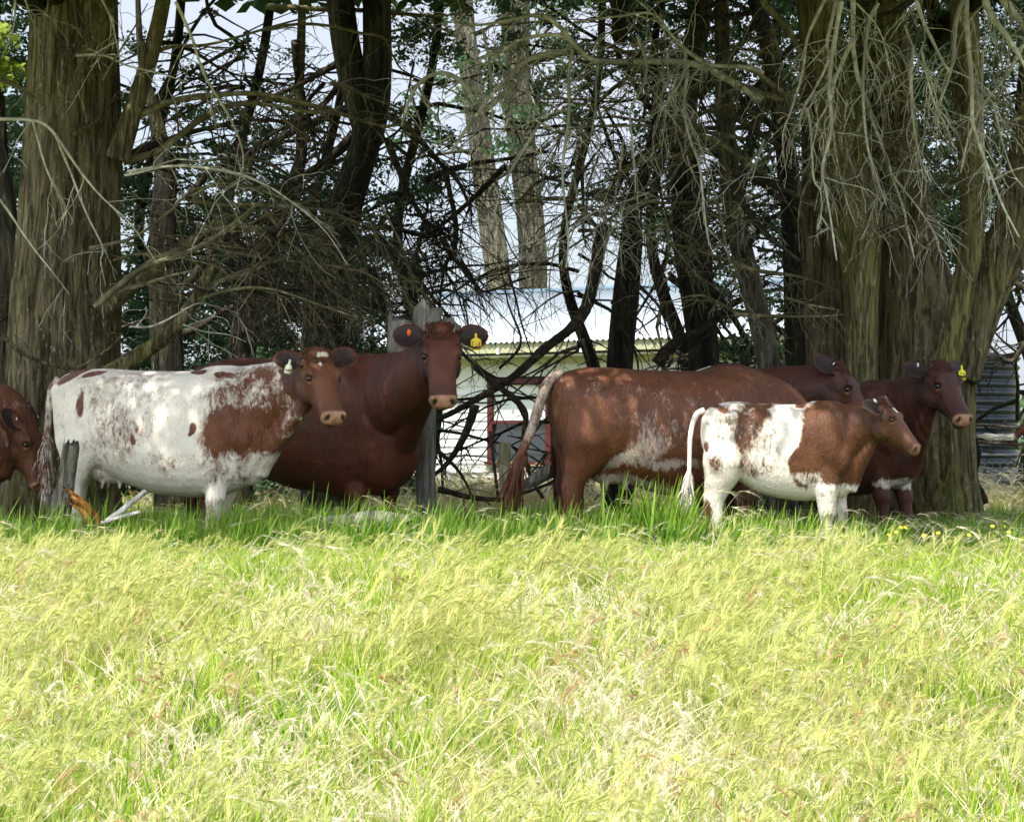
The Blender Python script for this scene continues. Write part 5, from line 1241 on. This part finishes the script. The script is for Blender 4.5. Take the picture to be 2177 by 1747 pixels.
# --- A white and red roan cow, left front
def coatA(U, V, W, hd, s, y, u):
    X, Z = pxmap(351, 287 / .97 * .985, 294 * 1.045, 1183, .97)
    n = len(U); v = np.full(n, .10)
    b = lambda x, z, rx, rz, val, rot=0, soft=.35: blob(v, U, W, X(x), Z(z), rx / 290, rz / 290, val, rot, soft)
    v = b(300, 860, 75, 60, .42, 0, .6); v = b(275, 925, 60, 60, .50, 0, .6); v = b(310, 900, 22, 28, .60, 0, .6)
    v = b(215, 860, 60, 60, .30, 0, .7); v = b(198, 865, 9, 20, 1, 0, .3)
    v = b(375, 985, 60, 25, .36, 0, .7); v = b(345, 870, 60, 40, .34, 0, .6)
    v = b(300, 815, 70, 16, .40, 0, .5)
    v = b(160, 797, 45, 11, 1, 22, .3); v = b(207, 800, 26, 7, .95, 20, .3); v = b(436, 793, 16, 7, .95, 0, .3); v = b(495, 801, 24, 7, .95, -8, .3); v = b(370, 786, 12, 4, .9)
    v = b(560, 880, 100, 95, .62, 10, .35); v = b(540, 930, 75, 70, .97, 25, .3); v = b(585, 900, 60, 110, .92, 8, .3)
    v = b(560, 845, 55, 35, .60, 0, .5); v = b(600, 985, 32, 50, .95, 10, .35)
    v = b(500, 990, 52, 35, .45, 0, .6); v = b(445, 920, 5, 15, .95, -20, .3); v = b(317, 938, 4, 7, .95)
    v = b(555, 1030, 50, 30, .47, 0, .5)
    v = lerp(v, .38, 1 - sm(.36, .48, W))
    v = lerp(v, .22, sm(.64, .74, U) * (1 - sm(.66, .80, W)))
    v = lerp(v, .70, sm(.88, .98, U) * sm(.76, .86, W))
    v = lerp(v, .35, sm(-.60, -.50, U) * (1 - sm(-.48, -.40, U)) * (1 - sm(.62, .74, W)))
    v = np.where(hd, 1.0, v)
    star = np.minimum(np.sqrt(((s - .055) / .055) ** 2 + ((y + .022) / .013) ** 2), np.sqrt(((s - .020) / .018) ** 2 + ((y - .03) / .05) ** 2))
    v = np.where(hd & (u > -.02), v * (sm(.75, 1.25, star)), v)
    return v, np.zeros(n)
coatA.tail = .55; coatA.switch = .55
Y = 19.0; P = feet(351, Y)
o, ear, LW, child, hf = make_cow('white cow with red roan patches and white forehead star, head turned to camera', P, -12, .97,
    at(676, 760, 18.5), -60, 52, 1.04, coatA, M['coat_white'], ears=[(18, .10), (24, .42)], tail_hair=.6, sz=1.045, leg_dx=(-.10, -.14, .08, -.06), udder=True,
    tail=[(-.84, 0, 1.27), (-.90, 0, 1.18), (-.925, 0, 1.0), (-.93, -.02, .75), (-.93, -.02, .45)], tuft=1.3, sw=1.05)
ear_tag(child, LW, ear[0], .50, .045, M['tag_cream'], '', .05, .06, drop=(.03, .0, -1), tilt=-14)
m = MB(); c = Vector((-.42, -.0, 1.305)) * .97; m.ball(LW(c), (.07, .05, .012), 8); sp = child(m, 'spray_mark', M['spray'])

# --- B dark red cow facing the camera
def coatB(U, V, W, hd, s, y, u):
    n = len(U); v = np.full(n, 1.0)
    return v, np.zeros(n)
Y = 20.4; P = feet(648, Y)
o, ear, LW, child, hf = make_cow('big dark red cow facing the camera with a yellow tag and an orange stud', P, -27, 1.12,
    at(938, 706, 19.0), -84, 62, 1.13, coatB, M['coat_red'], ears=[(12, .12), (12, .14)], leg_dx=(.0, .12, 0, -.1), sw=1.08, brisket=1.4, neck_r=1.06, tuft=.9, sz=1.0, stn=[(a + (.05 if a > .6 else 0), zt, zb - (.09 if a > .2 else .02), hw) for a, zt, zb, hw in STN], neck_mid=at(862, 838, 19.35))
ear_tag(child, LW, ear[1], .56, .02, M['tag_yellow'], 'E14', .078, .078, drop=(.02, 0, -1))
ear_tag(child, LW, ear[0], .50, .0, M['tag_orange'], '', .03, .05, drop=(.02, 0, -1), neck=False)

# --- D red roan cow, rear end to the left, head down behind the calf
def coatD(U, V, W, hd, s, y, u):
    X, Z = pxmap(1422, 288, 294 * 1.03, 1183, 1.0)
    n = len(U); v = np.full(n, .86)
    b = lambda x, z, rx, rz, val, rot=0, soft=.5: blob(v, U, W, X(x), Z(z), rx / 290, rz / 290, val, rot, soft)
    v = b(1380, 870, 130, 60, .79); v = b(1230, 810, 50, 22, .72, -20, .5); v = b(1370, 915, 60, 38, .70)
    v = b(1250, 960, 60, 120, .98, 0, .4); v = b(1215, 1060, 60, 110, .97, 0, .4)
    v = b(1345, 960, 45, 26, .46, 30, .5); v = b(1300, 978, 30, 10, .30, 25, .5); v = b(1400, 985, 60, 12, .40, 0, .6)
    v = b(1330, 785, 130, 12, .95, 0, .4); v = b(1215, 780, 35, 20, .95)
    v = lerp(v, .22, (1 - sm(.54, .64, W)) * (1 - sm(.16, .24, np.abs(V))) * sm(-.6, -.5, U) * (1 - sm(.3, .4, U)))
    v = np.where(hd, 1, v)
    return v, np.zeros(n)
coatD.tail = .50; coatD.switch = .92
Y = 18.9; P = feet(1422, Y)
o, ear, LW, child, hf = make_cow('rusty red roan cow behind the calf, hindquarters nearest, tail swung out', P, 12, 1.02,
    at(1745, 965, 19.1), 10, 70, 1.0, coatD, M['coat_roan'], sz=1.0, leg_dx=(0, .10, -.04, .10), tail_r=1.3, sw=1.0, tuft=.6, udder=True, neck_mid=at(1690, 870, 19.0),
    tail=[(-.78, 0, 1.28), (-.87, -.02, 1.235), (-.94, -.06, 1.10), (-1.01, -.08, .90), (-1.08, -.08, .74), (-1.12, -.08, .62), (-1.13, -.08, .50)])

# --- E dark cow behind, ear up, face half hidden by the calf
def coatE(U, V, W, hd, s, y, u):
    n = len(U); v = np.full(n, 1.0)
    v = np.where((W > 1.295) & (np.abs(V) < .12) & (U > -.75) & (U < .35), .25, v)
    return v, np.zeros(n)
Y = 19.95; P = feet(1412, Y)
stE = [tuple(s) for s in STN]; stE = [(a, b + (.035 if .3 < a < .7 else -.01), c, d) for a, b, c, d in stE]
o, ear, LW, child, hf = make_cow('dark mahogany cow with a pricked ear, its muzzle hidden behind the calf', P, -8, 1.035,
    at(1788, 785, 19.55), -24, 56, 1.0, coatE, M['coat_deep'], stn=stE, sz=1.02, tail=[(-.84, .1, 1.2), (-.80, .12, 1.1), (-.78, .12, .9), (-.78, .12, .6)], ears=[(74, .05), (60, .05)], neck_r=.98, tuft=.7, neck_mid=at(1700, 835, 19.6))
ear_tag(child, LW, ear[0], .30, -.02, M['tag_white'], '', .008, .030, neck=False)

# --- F dark cow at the right with yellow tag
def coatF(U, V, W, hd, s, y, u):
    n = len(U); v = np.full(n, 1.0)
    v = blob(v, U, W, .66, .52, .2, .05, .42, 0, .5)
    return v, np.zeros(n)
Y = 20.9; P = feet(1760, Y)
o, ear, LW, child, hf = make_cow('dark red cow with a lemon yellow ear tag, looking right before the big tree', P, -32, .97,
    at(2000, 782, 20.1), -60, 50, 1.0, coatF, M['coat_deep'], ears=[(35, .0), (30, .15)], leg_dx=(.06, .16, 0, -.1), neck_r=.95, tuft=.6)
ear_tag(child, LW, ear[1], .52, .02, M['tag_lemon'], '31', .078, .075, drop=(.05, 0, -1))
ear_tag(child, LW, ear[0], .5, .0, M['tag_white'], '', .016, .034, drop=(0, 0, -1), neck=False)

# --- G calf
def coatG(U, V, W, hd, s, y, u):
    X, Z = pxmap(1660, 305, 307 * 1.28, 1188, .64)
    n = len(U); v = np.full(n, .16)
    b = lambda x, z, rx, rz, val, rot=0, soft=.35: blob(v, U, W, X(x), Z(z), rx / 240, rz / 240, val, rot, soft)
    v = b(1535, 900, 38, 50, .44, 0, .6); v = b(1600, 900, 32, 60, .66, 25, .5); v = b(1615, 880, 26, 30, .9, 35, .4); v = b(1580, 930, 20, 50, .78, 15, .5)
    v = b(1600, 985, 40, 22, .55, 0, .6); v = b(1640, 940, 30, 45, .38, 0, .6); v = b(1528, 862, 26, 7, .85, -20, .4); v = b(1620, 862, 30, 4, .8, 8, .4)
    v = b(1705, 860, 16, 5, .95); v = b(1505, 952, 8, 10, .95); v = b(1525, 985, 18, 18, .55, 0, .6)
    v = b(1790, 930, 112, 95, 1.0, 0, .12); v = b(1705, 985, 30, 45, 1.0, 0, .2)
    v = b(1718, 1010, 36, 14, .55, 0, .5)
    v = lerp(v, .22, (1 - sm(.58, .70, W)) * sm(.28, .36, U)); v = lerp(v, .40, (1 - sm(.36, .48, W)) * sm(.28, .36, U))
    v = lerp(v, .85, (1 - sm(.46, .54, W)) * (1 - sm(-.78, -.72, U)))
    v = lerp(v, .6, (1 - sm(.08, .16, W)) * (1 - sm(0, .1, U)))
    v = lerp(v, 1.0, sm(.76, .86, U) * sm(.74, .84, W)); v = np.where(hd, 1, v)
    v = np.where(hd & (u > .0) & (np.abs(y) < .03) & (s > .03) & (s < .15), .15, v)
    return v, np.zeros(n)
coatG.tail = .12; coatG.switch = .1
Y = 18.15; P = feet(1660, Y)
stG = [(a, zt, zb + .09 * (1 - abs(a) * .4), hw * .84) for a, zt, zb, hw in STN]
o, ear, LW, child, hf = make_cow('small brown and white calf standing side on in front of the red roan cow', P, -7, .64,
    at(1880, 858, 17.95), -26, 48, .80, coatG, M['coat_calf'], stn=stG, ears=[(20, -.05), (40, .0)], leg_dx=(-.02, .20, .02, -.08), neck_r=1.12, skin_k=.45, tuft=.8, calf=True, brisket=.8, sz=1.28,
    sw=1.12, tail=[(-.82, 0, 1.27), (-.92, 0, 1.22), (-.975, -.03, 1.05), (-.985, -.04, .80), (-.99, -.04, .62), (-1.01, -.04, .50)], name='calf')
ear_tag(child, LW, ear[0], .45, -.02, M['tag_white'], '', .026, .036, neck=False)
ear_tag(child, LW, ear[1], .55, -.02, M['tag_white'], '', .026, .036, neck=False)

# --- C light brown cow at the left edge, head low
def coatC(U, V, W, hd, s, y, u):
    n = len(U); v = np.full(n, .80); v = np.where(hd, .95, v)
    return v, np.zeros(n)
Y = 19.9; P = feet(-190, Y)
o, ear, LW, child, hf = make_cow('tan roan cow at the left edge, head lowered behind the white cow', P, -10, .98,
    at(62, 898, 19.8), -20, 72, 1.0, coatC, M['coat_roan'], ears=[(38, .1), (60, .1)], tuft=.4, neck_mid=at(20, 900, 19.8), neck_r=1.1)
ear_tag(child, LW, ear[0], .4, .0, M['tag_white'], '', .014, .03, neck=False)
ear_tag(child, LW, ear[1], .4, .0, M['tag_cream'], '', .022, .026, neck=False)

# --- H cow beyond the right edge, only its tail swings into view
def coatH(U, V, W, hd, s, y, u): 
    n = len(U); return np.full(n, 1.0), np.zeros(n)
coatH.tail = 1.0; coatH.switch = .0
Y = 20.6; P = feet(2470, Y)
o, ear, LW, child, hf = make_cow('red cow beyond the right edge, white-tipped tail swinging before the tank', P, -4, 1.0,
    at(2800, 800, 20.4), -10, 50, 1.0, coatH, M['coat_red'], tuft=.5, tail_hair=.26, tail_r=1.15,
    tail=[(-.85, 0, 1.25), (-.95, 0, 1.15), (-1.04, 0, .98), (-1.14, 0, .88), (-1.26, 0, .87), (-1.38, 0, .885)])

for o in list(bpy.data.objects):
    if '_w' in o: del o['_w']
    if '_ear' in o: del o['_ear']
